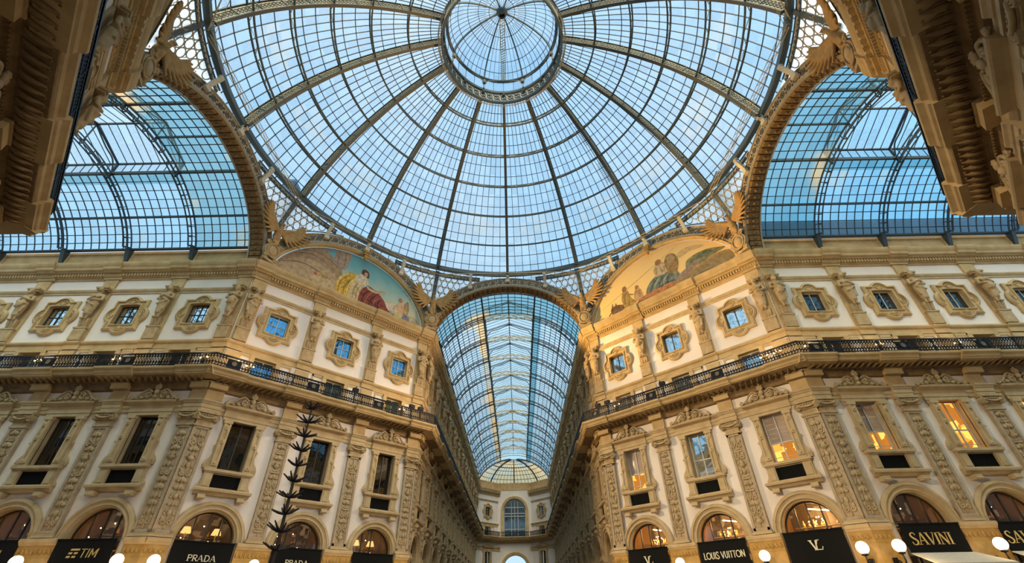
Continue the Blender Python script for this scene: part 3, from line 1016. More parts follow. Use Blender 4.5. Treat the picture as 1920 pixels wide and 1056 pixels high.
# ------------------------------------------------------------------ facades
L_ARM = 24.0
L_FAR = 61.4
FAC = {
    'LA': Facade('LA', (-R, A), 0), 'RA': Facade('RA', (R, A), 0), 'DL': Facade('DL', (-R, A), 45), 'DR': Facade('DR', (A, R), -45),
    'FL': Facade('FL', (-A, R), 90), 'FR': Facade('FR', (A, R), -90), 'NL': Facade('NL', (-A, -R), 135), 'NR': Facade('NR', (R, -A), -135),
    'LN': Facade('LN', (-R, -A), 180), 'RN': Facade('RN', (R, -A), 180), 'BL': Facade('BL', (-A, -R), 90), 'BR': Facade('BR', (A, -R), -90),
}
def arm_bays(sign, n): return [sign * (2.75 + BAY * k) for k in range(n)]
def arm_pils(sign, n): return [sign * .4] + [sign * (5.11 + BAY * k) for k in range(n)]
DB = [2.5, 7.425, 12.35]
DP = [.4, 4.96, 9.89, DIAG - .4]
SPEC = {  # s0, s1, mitre0, mitre1, bays, pilasters
    'LA': (-L_ARM, 0, 0, T22, arm_bays(-1, 5), arm_pils(-1, 4)),
    'RA': (0, L_ARM, T22, 0, arm_bays(1, 5), arm_pils(1, 4)),
    'DL': (0, DIAG, T22, T22, DB, DP), 'DR': (0, DIAG, T22, T22, DB, DP),
    'NL': (0, DIAG, T22, T22, DB, DP), 'NR': (0, DIAG, T22, T22, DB, DP),
    'FL': (0, L_FAR, T22, 0, arm_bays(1, 12), arm_pils(1, 12)), 'FR': (-L_FAR, 0, 0, T22, arm_bays(-1, 12), arm_pils(-1, 12)),
    'LN': (0, L_ARM, T22, 0, arm_bays(1, 2), arm_pils(1, 2)), 'RN': (-L_ARM, 0, 0, T22, arm_bays(-1, 2), arm_pils(-1, 2)),
    'BL': (-9, 0, 0, T22, [], []), 'BR': (0, 9, T22, 0, [], []),
}
SIDE = {'LA': 'left_arm', 'RA': 'right_arm', 'DL': 'left_diagonal', 'DR': 'right_diagonal', 'FL': 'far_left', 'FR': 'far_right', 'NL': 'near_left', 'NR': 'near_right',
        'LN': 'left_arm_near', 'RN': 'right_arm_near', 'BL': 'back_left', 'BR': 'back_right'}

def wall_mesh(F, s0, s1, bays):
    b = MB()
    zs = [0, 4.9, 6.35, 8.4, 11.08, 13.66, 15.25, 17.16, 18.69, 22.06]
    xs = [s0]; own = [None]
    for c in sorted(bays):
        xs += [c - 1.45, c - .69, c + .69, c + 1.45]
    xs += [s1]
    for i in range(len(xs) - 1):
        k = (i - 1) % 4 if 0 < i < len(xs) - 2 else 3       # 0,1,2 = the three columns of a bay, 3 = between bays
        for j in range(len(zs) - 1):
            if k != 3 and j in (0, 1): continue
            if k == 1 and j in (3, 5, 7): continue
            b.add([(xs[i], 0, zs[j]), (xs[i + 1], 0, zs[j]), (xs[i + 1], 0, zs[j + 1]), (xs[i], 0, zs[j + 1])], [(0, 1, 2, 3)])
    for c in bays:
        P = half(1.45, 16, 4.9, c)
        top = [(x, 6.35) for x, z in P]
        V = [(x, 0, z) for x, z in P] + [(x, 0, z) for x, z in top]
        b.add(V, [(i, i + 1, 18 + i, 17 + i) for i in range(16)])
    # thickness behind, so that the wall is a body
    for j, (za, zb) in enumerate(((0, 22.06),)):
        b.add([(s0, .02, 22.06), (s1, .02, 22.06), (s1, .9, 22.06), (s0, .9, 22.06)], [(0, 1, 2, 3)])
        b.add([(s0, 2.9, 0), (s1, 2.9, 0), (s1, 2.9, 22.06), (s0, 2.9, 22.06)], [(0, 1, 2, 3)])
        b.add([(s0, 0, 22.06), (s1, 0, 22.06), (s1, 2.9, 22.06), (s0, 2.9, 22.06)], [(0, 1, 2, 3)])
    return b

ntrim = [0]
def trim(b, mat, F, what):
    ntrim[0] += 1
    o = b.build('trim_%d' % ntrim[0], mat)
    o.location = (F.o[0], F.o[1], 0); o.rotation_euler = (0, 0, F.a)
    return tag(o, None, None, None, 'structure')

for key, F in FAC.items():
    s0, s1, e0, e1, bays, pils = SPEC[key]
    o = wall_mesh(F, s0, s1, bays).build('wall_' + SIDE[key], M['plaster'])
    o.location = (F.o[0], F.o[1], 0); o.rotation_euler = (0, 0, F.a)
    tag(o, kind='structure')
    near = key in ('NL', 'NR', 'DL', 'DR', 'LA', 'RA')
    # balcony slab with its carved soffit
    b = MB()
    b.sweepx([q for q in BALC if q[0] >= 1.14 or q[1] > 13.5], s0, s1, e0, e1)
    b.sweepx([q for q in BALC if q[1] < 13.17], s0, s1, e0, e1, m=1)  # brown underside, the slab's shade put into this darker colour
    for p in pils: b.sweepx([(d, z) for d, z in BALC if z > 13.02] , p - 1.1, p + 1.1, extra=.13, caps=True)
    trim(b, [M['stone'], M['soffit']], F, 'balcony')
    b = MB()
    if key in SIDE and bays:
        n = int((s1 - s0) / .36) if near else 0
        for i in range(n):                                   # row of curled leaves under the slab
            x = s0 + (s1 - s0) * (i + .5) / n
            b.tube([(x - .1, -.46, 13.04), (x - .02, -.62, 12.98), (x + .04, -.82, 13.0), (x + .1, -1.02, 13.07)], [.05, .085, .075, .03], 5)
            b.tube([(x + .06, -.5, 13.03), (x + .14, -.7, 13.03), (x + .06, -.9, 13.06)], [.03, .045, .03], 4)
            b.ball((x + .2, -1.0, 13.1), .05, 5)
        for i in range(int((s1 - s0) / .16) if key in ('NL', 'NR') else 0):
            x = s0 + .08 + i * .16
            b.box(x - .045, x + .045, -.31, -.17, 12.8, 12.89)
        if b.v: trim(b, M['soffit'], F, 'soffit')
    # strings, bands, cornice
    b = MB()
    b.sweepx(STRING, s0, s1, e0, e1); b.sweepx(ARCHI, s0, s1, e0, e1)
    trim(b, M['stone2'], F, 'string courses')
    b = MB()
    b.sweepx(BAND, s0, s1, e0, e1)
    for p in pils:
        b.box(p - .5, p + .5, -.46, Y0, 12.6, 12.9); b.box(p - .56, p + .56, -.52, Y0, 12.9, 12.97)
    for p in pils: b.sweepx(BAND, p - .5, p + .5, extra=.1, caps=True)
    b.box(s0, s1, -.03, Y0, 13.6, 13.85)
    trim(b, M['stone'], F, 'band')
    b = MB()
    b.sweepx(CORN, s0, s1, e0, e1)
    for p in pils: b.sweepx(CORN, p - .62, p + .62, extra=.12, caps=True)
    n = int((s1 - s0) / .2)
    for i in range(n):
        x = s0 + (s1 - s0) * (i + .5) / n
        b.box(x - .06, x + .06, -.32, -.16, 21.06, 21.26)
    if key in ('NL', 'NR'):
        for i in range(int((s1 - s0) / .45)):
            x = s0 + .22 + i * .45
            b.box(x - .1, x + .1, -.62, -.38, 21.36, 21.44); b.ball((x, -.1, 20.93), .06, 5)
    trim(b, M['stone'], F, 'cornice')
    if key not in ('DL', 'DR', 'NL', 'NR'):       # parapet under the glass vault
        b = MB()
        x0, x1 = s0, s1
        b.box(x0, x1, .05, .5, 22.05, 23.45)
        b.box(x0, x1, -.04, .05, 23.25, 23.47); b.box(x0, x1, -.02, .05, 22.1, 22.35)
        for p in pils:
            b.box(p - .3, p + .3, -.03, .05, 22.35, 23.25)
        trim(b, M['stone'], F, 'parapet')

# ------------------------------------------------------------------ where things are, in words
WHERE = {'LA': 'along the left gallery', 'RA': 'along the right gallery', 'DL': 'below the blue-sky mural', 'DR': 'below the golden mural',
         'NL': 'added fill on the dark upper-left facade', 'NR': 'added fill on the dark upper-right facade', 'FL': 'in the far gallery\'s left row', 'FR': 'in the far gallery\'s right row',
         'LN': 'on the left gallery\'s near side', 'RN': 'on the right gallery\'s near side'}
ORD = ['first', 'second', 'third', 'fourth', 'fifth', 'sixth', 'seventh']
def spot(key, i, n):
    """words for the i-th of n from the end that lies at the mural corner"""
    if key in ('DL', 'DR', 'NL', 'NR'):
        w = {3: ['leftmost of three', 'middle of three', 'rightmost of three'], 4: ['leftmost of four', 'second from left of four', 'third from left of four', 'rightmost of four']}[n][i]
        return w + ' ' + WHERE[key]
    return ORD[i] + ' from the mural corner, ' + {'LA': 'left gallery', 'RA': 'right gallery', 'LN': "left gallery's near side", 'RN': "right gallery's near side"}[key]

FIG = [caryatid_mesh(0), caryatid_mesh(1), caryatid_mesh(2)]
CARY = [Proto(make_caryatid(m)) for m in FIG]
PIL = [Proto(make_pilaster(k)) for k in (1, 5, 9)]
AW = {k: Proto(make_attic_window(k)) for k in ('blue', 'mirror', 'stained', 'curtain', 'dark')}
DWN = {k: Proto(make_door_window(k)) for k in ('blue', 'mirror', 'dark')}
LW = {k: Proto(make_lower_window(k)) for k in ('dark', 'curtain', 'amber', 'reflect')}
AR = {k: Proto(make_arch_window(k)) for k in ('shop', 'dim')}
PIER = Proto(make_pier(BAY - 2.9 + .02)); 
PIERC = Proto(make_pier(1.05))
KIND = {'DL': ('blue', 'blue', 'dark', 'dim'), 'DR': ('mirror', 'mirror', 'curtain', 'shop'), 'LA': ('stained', 'dark', 'dark', 'dim'), 'RA': ('curtain', 'dark', 'amber', 'dim'),
        'FL': ('dark', 'dark', 'dark', 'dim'), 'FR': ('dark', 'dark', 'dark', 'shop'), 'NL': ('dark', 'dark', 'dark', 'dim'), 'NR': ('dark', 'dark', 'dark', 'dim'), 'LN': ('dark', 'dark', 'dark', 'dim'), 'RN': ('dark', 'dark', 'dark', 'dim')}
LOOK = {'blue': 'blue-reflecting', 'mirror': 'bright reflecting', 'stained': 'many-paned', 'curtain': 'curtained', 'dark': 'dark'}
nwin = [0]
def window(proto, F, s, label, group=None, flat=False):
    nwin[0] += 1
    f = proto.put_flat if flat else proto.put
    kw = {'name': 'window'} if flat else {}
    o = f(F.pos(s), F.a, label, None, group, 'structure', **kw)
    o.name = 'window_%d' % nwin[0]
    return o

CORNERS = {}
for key in ('DL', 'DR', 'LA', 'RA', 'FL', 'FR', 'NL', 'NR', 'LN', 'RN'):
    F = FAC[key]; s0, s1, e0, e1, bays, pils = SPEC[key]
    ka, kd, kl, kr = KIND[key]
    nb = len(bays)
    for i, c in enumerate(bays):
        flat = key in ('FL', 'FR') and i > 1
        far = key in ('FL', 'FR')
        w = spot(key, i, nb) if not far else WHERE[key]
        g = (lambda t: (t + ' ' + WHERE[key]) if far else None)
        lw = kl
        if key == 'DR' and i == 1: lw = 'reflect'
        if key == 'RA' and i == 0: lw = 'curtain'
        if key == 'DL' and i == 1: lw = 'dark'
        window(AW[ka], F, c, '%s attic window in a scalloped frame, %s' % (LOOK[ka], w), g('attic windows'), flat)
        if not (far and i > 5): window(DWN[kd], F, c, 'low %s window behind the balcony, %s' % (LOOK[kd], w), g('balcony windows'), flat)
        window(LW[lw], F, c, 'tall %s window with carved crest, %s' % ({'dark': 'dark', 'curtain': 'blind-drawn lit', 'amber': 'amber-lit', 'reflect': 'sky-reflecting'}[lw], w), g('tall windows'), flat)
        window(AR[kr], F, c, 'arched shop window, %s' % w, g('arched shop windows'), flat)
    for i, p in enumerate(pils):
        far = key in ('FL', 'FR')
        flat = far and i > 2
        put = (lambda pr, *a, **k: pr.put_flat(*a, **k)) if flat else (lambda pr, *a, **k: pr.put(*a, **k))
        w = spot(key, i, len(pils)) if not far else WHERE[key]
        corner = abs(p) < 1 or abs(p - DIAG) < 1
        if corner:
            vk = F.pos(0 if abs(p) < 1 else DIAG); vk = min([(sx * u, sy * v) for u, v in ((R, A), (A, R)) for sx in (-1, 1) for sy in (-1, 1)], key=lambda q: (q[0] - vk[0]) ** 2 + (q[1] - vk[1]) ** 2)
            CORNERS.setdefault(vk, []).append((F, p))
        else:
          o = put(PIL[(i + len(key) + ord(key[0])) % 3], F.pos(p), F.a, 'carved stone pilaster with scroll capital, %s' % w, 'pilaster', 'pilasters ' + WHERE[key])
          o.name = 'pilaster'
        o = put(CARY[(i + ord(key[1])) % 3], F.pos(p if not corner else (p + .1 if abs(p) < 1 and p > 0 else p - .1)), F.a, 'draped stone caryatid on attic pilaster, %s' % w, 'statue', 'caryatids ' + WHERE[key])
        o.name = 'caryatid_statue'
        if not corner:
            o = put(PIER, F.pos(p), F.a, 'yellow marble pier with moulded cap, %s' % w, 'pier', 'marble piers ' + WHERE[key])
            o.name = 'ground_pier'
    # railings, pilaster to pilaster
    ends = sorted([0 if abs(p) < 1 else (DIAG if abs(p - DIAG) < 1 else p) for p in pils])
    if key in ('LA', 'FR', 'RN'): ends = [s0] + [e for e in ends if e > s0]
    elif key in ('RA', 'FL', 'LN'): ends = [e for e in ends if e < s1] + [s1]
    RP = {}
    segs = list(zip(ends[:-1], ends[1:]))
    order = segs if key not in ('LA', 'FR', 'RN') else segs[::-1]
    for i, (a_, b_) in enumerate(order):
        x0 = 1.33 * T22 if (abs(a_) < .01 and e0) else 0
        x1 = 1.33 * T22 if ((abs(b_) < .01 or abs(b_ - DIAG) < .01) and e1) else 0
        if b_ - a_ < .5: continue
        kk = (round(b_ - a_, 2), round(x0, 2), round(x1, 2))
        if kk not in RP: RP[kk] = Proto(rail_section(b_ - a_ - .01, x0, x1, True))
        far = key in ('FL', 'FR'); flat = far and i > 1
        w = spot(key, i, len(order)) if not far else WHERE[key]
        f = RP[kk].put_flat if flat else RP[kk].put
        o = f(F.pos((a_ + b_) / 2), F.a, 'black iron balcony railing section, %s' % w, 'railing', 'balcony railings ' + WHERE[key])
        o.name = 'balcony_railing'

# pilasters and piers folded round the corners: one thing each, with a face on either wall
CW = {(-R, A): 'between the left gallery and the blue-sky mural', (-A, R): 'between the blue-sky mural and the far gallery', (A, R): 'between the far gallery and the golden mural', (R, A): 'between the golden mural and the right gallery',
      (-R, -A): 'at the far end of the dark upper-left facade', (R, -A): 'at the far end of the dark upper-right facade', (-A, -R): 'at the near end of the dark upper-left facade', (A, -R): 'at the near end of the dark upper-right facade'}
for (vx, vy), faces in CORNERS.items():
    wk = min(CW, key=lambda q: (q[0] - vx) ** 2 + (q[1] - vy) ** 2)
    ang = sum(f.a for f, q in faces) / len(faces)
    if len(faces) == 2 and abs(faces[0][0].a - faces[1][0].a) > PI: ang += PI
    for proto, nm, lab, cat in ((PIL[1], 'corner_pilaster', 'carved double pilaster folded round the corner %s', 'pilaster'), (PIERC, 'corner_pier', 'marble pier folded round the corner %s', 'pier')):
        root = empty(nm, (vx, vy, 0), ang); tag(root, lab % CW[wk], cat)
        inv = (Matrix.Translation((vx, vy, 0)) @ Matrix.Rotation(ang, 4, 'Z')).inverted()
        for f, q in faces:
            mw = Matrix.Translation(f.pos(q)) @ Matrix.Rotation(f.a, 4, 'Z')
            for c, gs in proto.tree:
                k = c.copy(); COL.objects.link(k); k.parent = root; k.matrix_basis = inv @ mw

# ------------------------------------------------------------------ winged birds at the eight corners
EG = Proto(make_eagle())
CORN_V = [('between left vault and blue-sky mural', (-R, A), 67.5), ('between blue-sky mural and far vault', (-A, R), 22.5), ('between far vault and golden mural', (A, R), -22.5), ('between golden mural and right vault', (R, A), -67.5),
          ('over the dark upper-left facade, left vault side', (-R, -A), 112.5), ('over the dark upper-right facade, right vault side', (R, -A), -112.5), ('over the near left facade, behind the viewer', (-A, -R), 157.5), ('over the near right facade, behind the viewer', (A, -R), -157.5)]
for i, (w, (x, y), deg) in enumerate(CORN_V):
    a_ = math.radians(deg)
    o = EG.put((x + math.sin(a_) * .5, y - math.cos(a_) * .5, 0), a_, 'stone eagle with spread wings on a shield, %s' % w, 'statue', 'stone eagles under the dome')
    o.name = 'stone_eagle'

# ------------------------------------------------------------------ the eight great arches
ZC = 21.3
def ell(a_, b_, x): return ZC + b_ * math.sqrt(max(0, 1 - (x / a_) ** 2))
def ell_pts(a_, b_, n, zmin=22.1, xmax=7.18):
    q = math.asin((zmin - ZC) / b_); out = []
    for i in range(n + 1):
        t = q + (PI - 2 * q) * i / n
        out.append((max(-xmax, min(xmax, a_ * math.cos(t))), ZC + b_ * math.sin(t)))
    return out
def ell_mid(t, a_, b_): return (a_ * math.cos(t), ZC + b_ * math.sin(t))

def make_great_arch(lunette):
    root = empty('ornate_arch_band')
    n = 64
    b = MB()
    b.ring(ell_pts(7.92, 6.62, n), ell_pts(7.84, 6.55, n), -.34, Y0, closed=False)
    b.ring(ell_pts(7.84, 6.55, n), ell_pts(7.2, 5.85, n), -.24, Y0, closed=False)
    b.ring(ell_pts(7.2, 5.85, n), ell_pts(7.1, 5.76, n), -.34, Y0, closed=False)
    b.build('band', M['grey_iron'], root)
    b = MB()                               # rosettes and little scrolls on the band
    k = 29
    for i in range(k):
        t = .2 + (PI - .4) * (i + .5) / k
        x, z = ell_mid(t, 7.52, 6.2)
        if abs(x) > 6.85: continue
        b.tube([(x + .2 * math.cos(q), -.26, z + .2 * math.sin(q)) for q in [2 * PI * j / 12 for j in range(12)]], .022, 4, 0, True)
        for j in range(6):
            q = 2 * PI * j / 6
            b.ball((x + .1 * math.cos(q), -.26, z + .1 * math.sin(q)), .036, 5, 0, (1, .6, 1))
        b.ball((x, -.26, z), .045, 6)
        t2 = t + (PI - .4) / k / 2
        x, z = ell_mid(t2, 7.52, 6.2)
        if abs(x) < 6.85:
            nx, nz = math.cos(t2), math.sin(t2)
            for s in (-1, 1):
                b.spiral((x + nx * .14 * s, z + nz * .14 * s), .1, 1.4, .018, d=s, start=t2, y=-.25, n=4)
                b.ball((x + nz * .2 * s, -.25, z - nx * .2 * s), .035, 5)
    b.build('rosettes', M['dark_iron'], root)
    b = MB()
    if lunette:
        b.ring(ell_pts(7.1, 5.76, n), ell_pts(6.98, 5.62, n), -.3, Y0, closed=False, yi=-.4)
        b.ring(ell_pts(6.98, 5.62, n), ell_pts(6.84, 5.5, n), -.4, Y0, closed=False, yi=-.26)
        b.build('stone_rim', M['stone'], root)
        b = MB(); b.box(-.22, .22, -.55, Y0, 26.86, 27.1); b.ball((0, -.5, 26.55), .2, 8, 0, (1, .8, 1.5)); b.box(-.28, .28, -.62, Y0, 27.1, 27.25)
        b.build('keystone', M['marble'], root)
    else:
        b.ring(ell_pts(7.1, 5.76, n), ell_pts(7.02, 5.66, n), -.3, .75, closed=False)
        b.ring(ell_pts(6.98, 5.6, n), ell_pts(6.9, 5.54, n), .72, .8, closed=False)
        b.build('rim', M['grey_iron'], root)
        b = MB()                           # coffered soffit of the arch
        q = math.asin((22.1 - ZC) / 5.6); k = 40
        for i in range(k):
            t0 = q + (PI - 2 * q) * (i + .1) / k; t1 = q + (PI - 2 * q) * (i + .9) / k
            P = [ell_mid(t0, 7.0, 5.64), ell_mid(t1, 7.0, 5.64)]; Q = [ell_mid(t0, 6.9, 5.54), ell_mid(t1, 6.9, 5.54)]
            V = [(P[0][0], -.2, P[0][1]), (P[1][0], -.2, P[1][1]), (P[1][0], .7, P[1][1]), (P[0][0], .7, P[0][1]), (Q[0][0], -.12, Q[0][1]), (Q[1][0], -.12, Q[1][1]), (Q[1][0], .62, Q[1][1]), (Q[0][0], .62, Q[0][1])]
            b.add(V, [(0, 1, 5, 4), (1, 2, 6, 5), (2, 3, 7, 6), (3, 0, 4, 7), (4, 5, 6, 7)])
            tm = (t0 + t1) / 2; c = ell_mid(tm, 6.88, 5.52); b.ball((c[0], .25, c[1]), .12, 6)
        b.ring(ell_pts(7.05, 5.7, n), ell_pts(7.0, 5.64, n), -.2, .74, closed=False)
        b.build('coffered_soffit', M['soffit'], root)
    for x in (-3.6, 0, 3.6):               # pale brackets up to the dome's ring
        b = MB()
        z0 = ell(7.9, 6.6, x)
        P = smooth_path([(x, -.3, z0 - .35), (x, -.5, z0 + .1), (x * .985, -.85 if x else -.7, 27.95), (x * .98, -.64 if x else -.33, 28.1)], 5)
        b.strip(P, .26, .16, (1, 0, 0)); b.box(x - .2, x + .2, -.5, Y0, z0 - .5, z0 - .2)
        b.build('bracket', M['cream'], root)
    return root

def side_name(d): return {0: 'above the far gallery', 45: 'above the blue-sky mural', 90: 'around the left vault', -45: 'above the golden mural', -90: 'around the right vault', 180: 'around the near vault behind the viewer', 135: 'over the dark near left facade', -135: 'over the dark near right facade'}[d]
ARCH_A = Proto(make_great_arch(False)); ARCH_L = Proto(make_great_arch(True))
for deg in (0, 90, -90, 180, 45, -45, 135, -135):
    a_ = math.radians(deg); pr = ARCH_L if deg in (45, -45, 135, -135) else ARCH_A
    o = pr.put((-math.sin(a_) * R, math.cos(a_) * R, 0), a_, 'ornate iron arch band with rosettes %s' % side_name(deg), 'arch band', 'ornate arch bands under the dome')
    o.name = 'ornate_arch_band'

# ------------------------------------------------------------------ murals in the lunettes
def make_mural(gold):
    root = empty('lunette_mural')
    m_sky, nt = new_mat('mural_sky_gold' if gold else 'mural_sky_blue')
    out = N(nt, 'ShaderNodeOutputMaterial'); d = N(nt, 'ShaderNodeBsdfPrincipled'); d.inputs['Roughness'].default_value = .7
    tc = N(nt, 'ShaderNodeTexCoord'); sx = N(nt, 'ShaderNodeSeparateXYZ'); nt.links.new(tc.outputs['Object'], sx.inputs[0])
    mr = N(nt, 'ShaderNodeMapRange'); mr.inputs['From Min'].default_value = 22.0; mr.inputs['From Max'].default_value = 26.8
    no = N(nt, 'ShaderNodeTexNoise'); no.inputs['Scale'].default_value = .9; no.inputs['Detail'].default_value = 5; nt.links.new(tc.outputs['Object'], no.inputs[0])
    ad = N(nt, 'ShaderNodeMath', operation='MULTIPLY_ADD'); ad.inputs[1].default_value = 2.2
    nt.links.new(no.outputs['Fac'], ad.inputs[0]); nt.links.new(sx.outputs['Z'], ad.inputs[2])
    sb = N(nt, 'ShaderNodeMath', operation='SUBTRACT'); sb.inputs[1].default_value = 1.1
    nt.links.new(ad.outputs[0], sb.inputs[0]); nt.links.new(sb.outputs[0], mr.inputs['Value'])
    r = N(nt, 'ShaderNodeValToRGB'); e = r.color_ramp.elements
    cols = [(.75, .50, .20), (.85, .60, .24), (.80, .57, .26)] if gold else [(.62, .52, .30), (.42, .50, .40), (.13, .36, .42)]
    e[0].position = .05; e[0].color = (*cols[0], 1); e[1].position = .8; e[1].color = (*cols[2], 1)
    q = r.color_ramp.elements.new(.35); q.color = (*cols[1], 1)
    nt.links.new(mr.outputs['Result'], r.inputs['Fac']); nt.links.new(r.outputs['Color'], d.inputs['Base Color']); nt.links.new(d.outputs[0], out.inputs[0])
    b = MB(); P = ell_pts(6.81, 5.47, 64)
    b.prism(P, -.02, -.004)
    b.build('painted_ground', m_sky, root)
    def paint(name, col, vary=.28):
        return stone_mat('mural_' + name, [c * (1 - vary) for c in col], [min(1, c * (1 + vary)) for c in col], bump=0, scale=3.2, rough=.7)
    def clampz(x, z): return max(22.12, min(z, ell(6.74, 5.4, max(-6.4, min(6.4, x)))))
    def blob(pts, col, y, name, vary=.28):
        b = MB()
        P = smooth_path([Vector((x, 0, z)) for x, z in pts] + [Vector((pts[0][0], 0, pts[0][1]))], 4)[:-1]
        P = [(max(-6.35, min(6.35, p.x)), clampz(p.x, p.z)) for p in P]
        cx = sum(p[0] for p in P) / len(P); cz = sum(p[1] for p in P) / len(P)
        k = len(P)
        V = [(x, y, z) for x, z in P] + [(cx, y, cz)]
        b.add(V, [(i, (i + 1) % k, k) for i in range(k)])
        return b.build('painted_' + name, paint(name, col, vary), root)
    def lines(L, col, y, name, w=.07):
        b = MB()
        for pts in L:
            P = [(p.x, clampz(p.x, p.z)) for p in smooth_path([Vector((x, 0, z)) for x, z in pts], 4)]
            n = len(P)
            stroke(b, P, [w * (.35 + .65 * math.sin(PI * i / (n - 1))) for i in range(n)], y, y + .001)
        return b.build('painted_' + name, paint(name, col), root)
    if not gold:
        blob([(-6.7, 22.1), (-6.3, 23.4), (-5.2, 24.7), (-3.6, 26.2), (-2.9, 25.7), (-1.6, 24.9), (-1.5, 23.2), (-2, 22.1)], (.36, .24, .14), -.026, 'terrace')
        blob([(-6.6, 22.1), (-6.0, 23.3), (-5.0, 24.1), (-3.4, 24.4), (-2.0, 23.9), (-1.6, 22.8), (-2.2, 22.1)], (.45, .31, .18), -.0262, 'pale_terrace')
        lines([[(-5.6, 24.3), (-3.9, 24.9), (-1.9, 24.2)], [(-4.9, 25.0), (-3.4, 25.3), (-1.8, 24.7)], [(-6.3, 23.1), (-4.5, 23.8), (-2.2, 23.3)]], (.22, .14, .09), -.0265, 'terrace_edges', .1)
        blob([(-2.4, 26.7), (-2.4, 25.7), (-2.2, 25.0), (-1.3, 24.8), (-1.15, 25.6), (-1.1, 26.7)], (.36, .26, .19), -.027, 'column')
        lines([[(-2.1, 26.5), (-2.05, 25.1)], [(-1.5, 26.6), (-1.45, 25.0)]], (.22, .15, .11), -.0272, 'column_flutes', .09)
        blob([(-6.4, 22.1), (-3, 22.3), (0, 22.5), (3, 22.7), (5.2, 22.9), (6.5, 22.5), (6.4, 22.1), (0, 22.08)], (.34, .30, .20), -.028, 'rocks')
        blob([(2.8, 22.4), (3.4, 22.9), (4.4, 22.8), (5.6, 23.1), (6.3, 22.7), (6.2, 22.2), (4, 22.15)], (.42, .37, .26), -.0283, 'pale_rocks')
        blob([(-3.9, 22.9), (-3.5, 23.2), (-3.0, 23.1), (-2.5, 23.2), (-2.2, 23.1), (-2.5, 22.5), (-3.4, 22.5)], (.50, .36, .20), -.029, 'basket')
        for i, (x, z, c) in enumerate(((-3.5, 23.3, (.5, .1, .05)), (-3.2, 23.45, (.55, .3, .08)), (-2.9, 23.35, (.2, .25, .08)), (-2.6, 23.4, (.5, .16, .06)), (-3.05, 23.2, (.6, .4, .1)))):
            blob([(x - .14, z), (x, z + .15), (x + .14, z), (x, z - .14)], c, -.0295, 'fruit')
        blob([(-1.7, 22.5), (-1.75, 23.4), (-1.45, 24.2), (-.9, 24.75), (-.3, 24.9), (0.0, 24.6), (-.35, 23.6), (-.6, 22.6), (-1.2, 22.3)], (.58, .36, .06), -.030, 'yellow_robe', .4)
        lines([[(-1.5, 22.6), (-1.4, 23.7), (-.8, 24.5)], [(-1.0, 22.5), (-1.0, 23.5), (-.5, 24.4)], [(-1.3, 23.0), (-.9, 23.4), (-.7, 24.0)]], (.32, .17, .03), -.0303, 'yellow_folds', .11)
        lines([[(-1.65, 23.0), (-1.55, 23.9), (-1.0, 24.6)], [(-.75, 22.6), (-.7, 23.6), (-.25, 24.5)]], (.78, .56, .16), -.0304, 'yellow_lights', .09)
        blob([(-.5, 22.3), (-.6, 23.6), (0, 24.3), (.5, 24.1), (.3, 23.2), (.5, 22.4)], (.55, .41, .22), -.031, 'ochre_robe', .35)
        lines([[(-.2, 22.4), (-.2, 23.5), (.1, 24.1)], [(.15, 22.4), (.05, 23.3), (.3, 24.0)]], (.33, .22, .10), -.0313, 'ochre_folds', .1)
        blob([(.3, 22.4), (.4, 23.6), (1.0, 24.2), (1.9, 24.0), (2.6, 23.5), (3.0, 22.9), (3.6, 22.3), (1.8, 22.15)], (.22, .055, .04), -.032, 'red_robe', .4)
        lines([[(.6, 22.5), (.8, 23.4), (1.3, 24.0)], [(1.3, 22.4), (1.5, 23.2), (1.9, 23.8)], [(2.2, 22.3), (2.1, 22.9), (2.3, 23.5)], [(.9, 23.0), (1.7, 22.8), (2.9, 22.4)]], (.09, .02, .018), -.0323, 'red_folds', .13)
        lines([[(.9, 22.4), (1.1, 23.3), (1.6, 24.0)], [(1.7, 22.4), (1.8, 23.1), (2.3, 23.6)]], (.36, .12, .08), -.0324, 'red_lights', .1)
        blob([(-.3, 24.2), (-.3, 24.7), (0, 25.0), (.35, 25.15), (.75, 24.9), (.95, 24.3), (.4, 24.1)], (.62, .52, .37), -.033, 'white_blouse', .3)
        lines([[(-.1, 24.4), (.1, 24.8)], [(.4, 24.3), (.5, 24.8)], [(.75, 24.3), (.7, 24.7)]], (.40, .31, .20), -.0333, 'blouse_folds', .07)
        blob([(.8, 24.35), (1.2, 24.05), (2.1, 24.15), (2.6, 24.4), (2.55, 24.15), (1.7, 23.85), (.95, 23.95)], (.55, .37, .23), -.034, 'arm')
        blob([(.12, 25.2), (.2, 25.6), (.5, 25.72), (.82, 25.5), (.85, 25.0), (.5, 25.0)], (.11, .055, .03), -.034, 'dark_hair')
        blob([(.4, 25.1), (.42, 25.4), (.58, 25.48), (.72, 25.35), (.7, 25.1), (.55, 24.98)], (.52, .34, .21), -.036, 'face')
        blob([(3.9, 22.6), (3.85, 23.3), (4.0, 23.9), (4.35, 24.05), (4.65, 23.6), (4.6, 22.9), (4.3, 22.5)], (.55, .37, .22), -.032, 'small_figure', .35)
        lines([[(4.3, 23.7), (4.75, 23.3), (5.1, 22.9)], [(3.95, 23.7), (3.65, 23.2), (3.7, 22.8)]], (.50, .33, .19), -.0325, 'small_arms', .16)
        blob([(4.55, 23.0), (4.6, 23.9), (4.95, 24.4), (5.15, 23.8), (5.1, 23.1), (4.9, 22.8)], (.33, .21, .12), -.031, 'small_wing', .4)
        blob([(4.0, 24.05), (4.03, 24.38), (4.22, 24.45), (4.4, 24.25), (4.3, 24.0)], (.33, .16, .09), -.034, 'small_head')
        blob([(3.7, 22.3), (3.8, 22.7), (4.3, 22.7), (4.6, 22.4), (4.2, 22.15)], (.36, .40, .16), -.033, 'green_cloth')
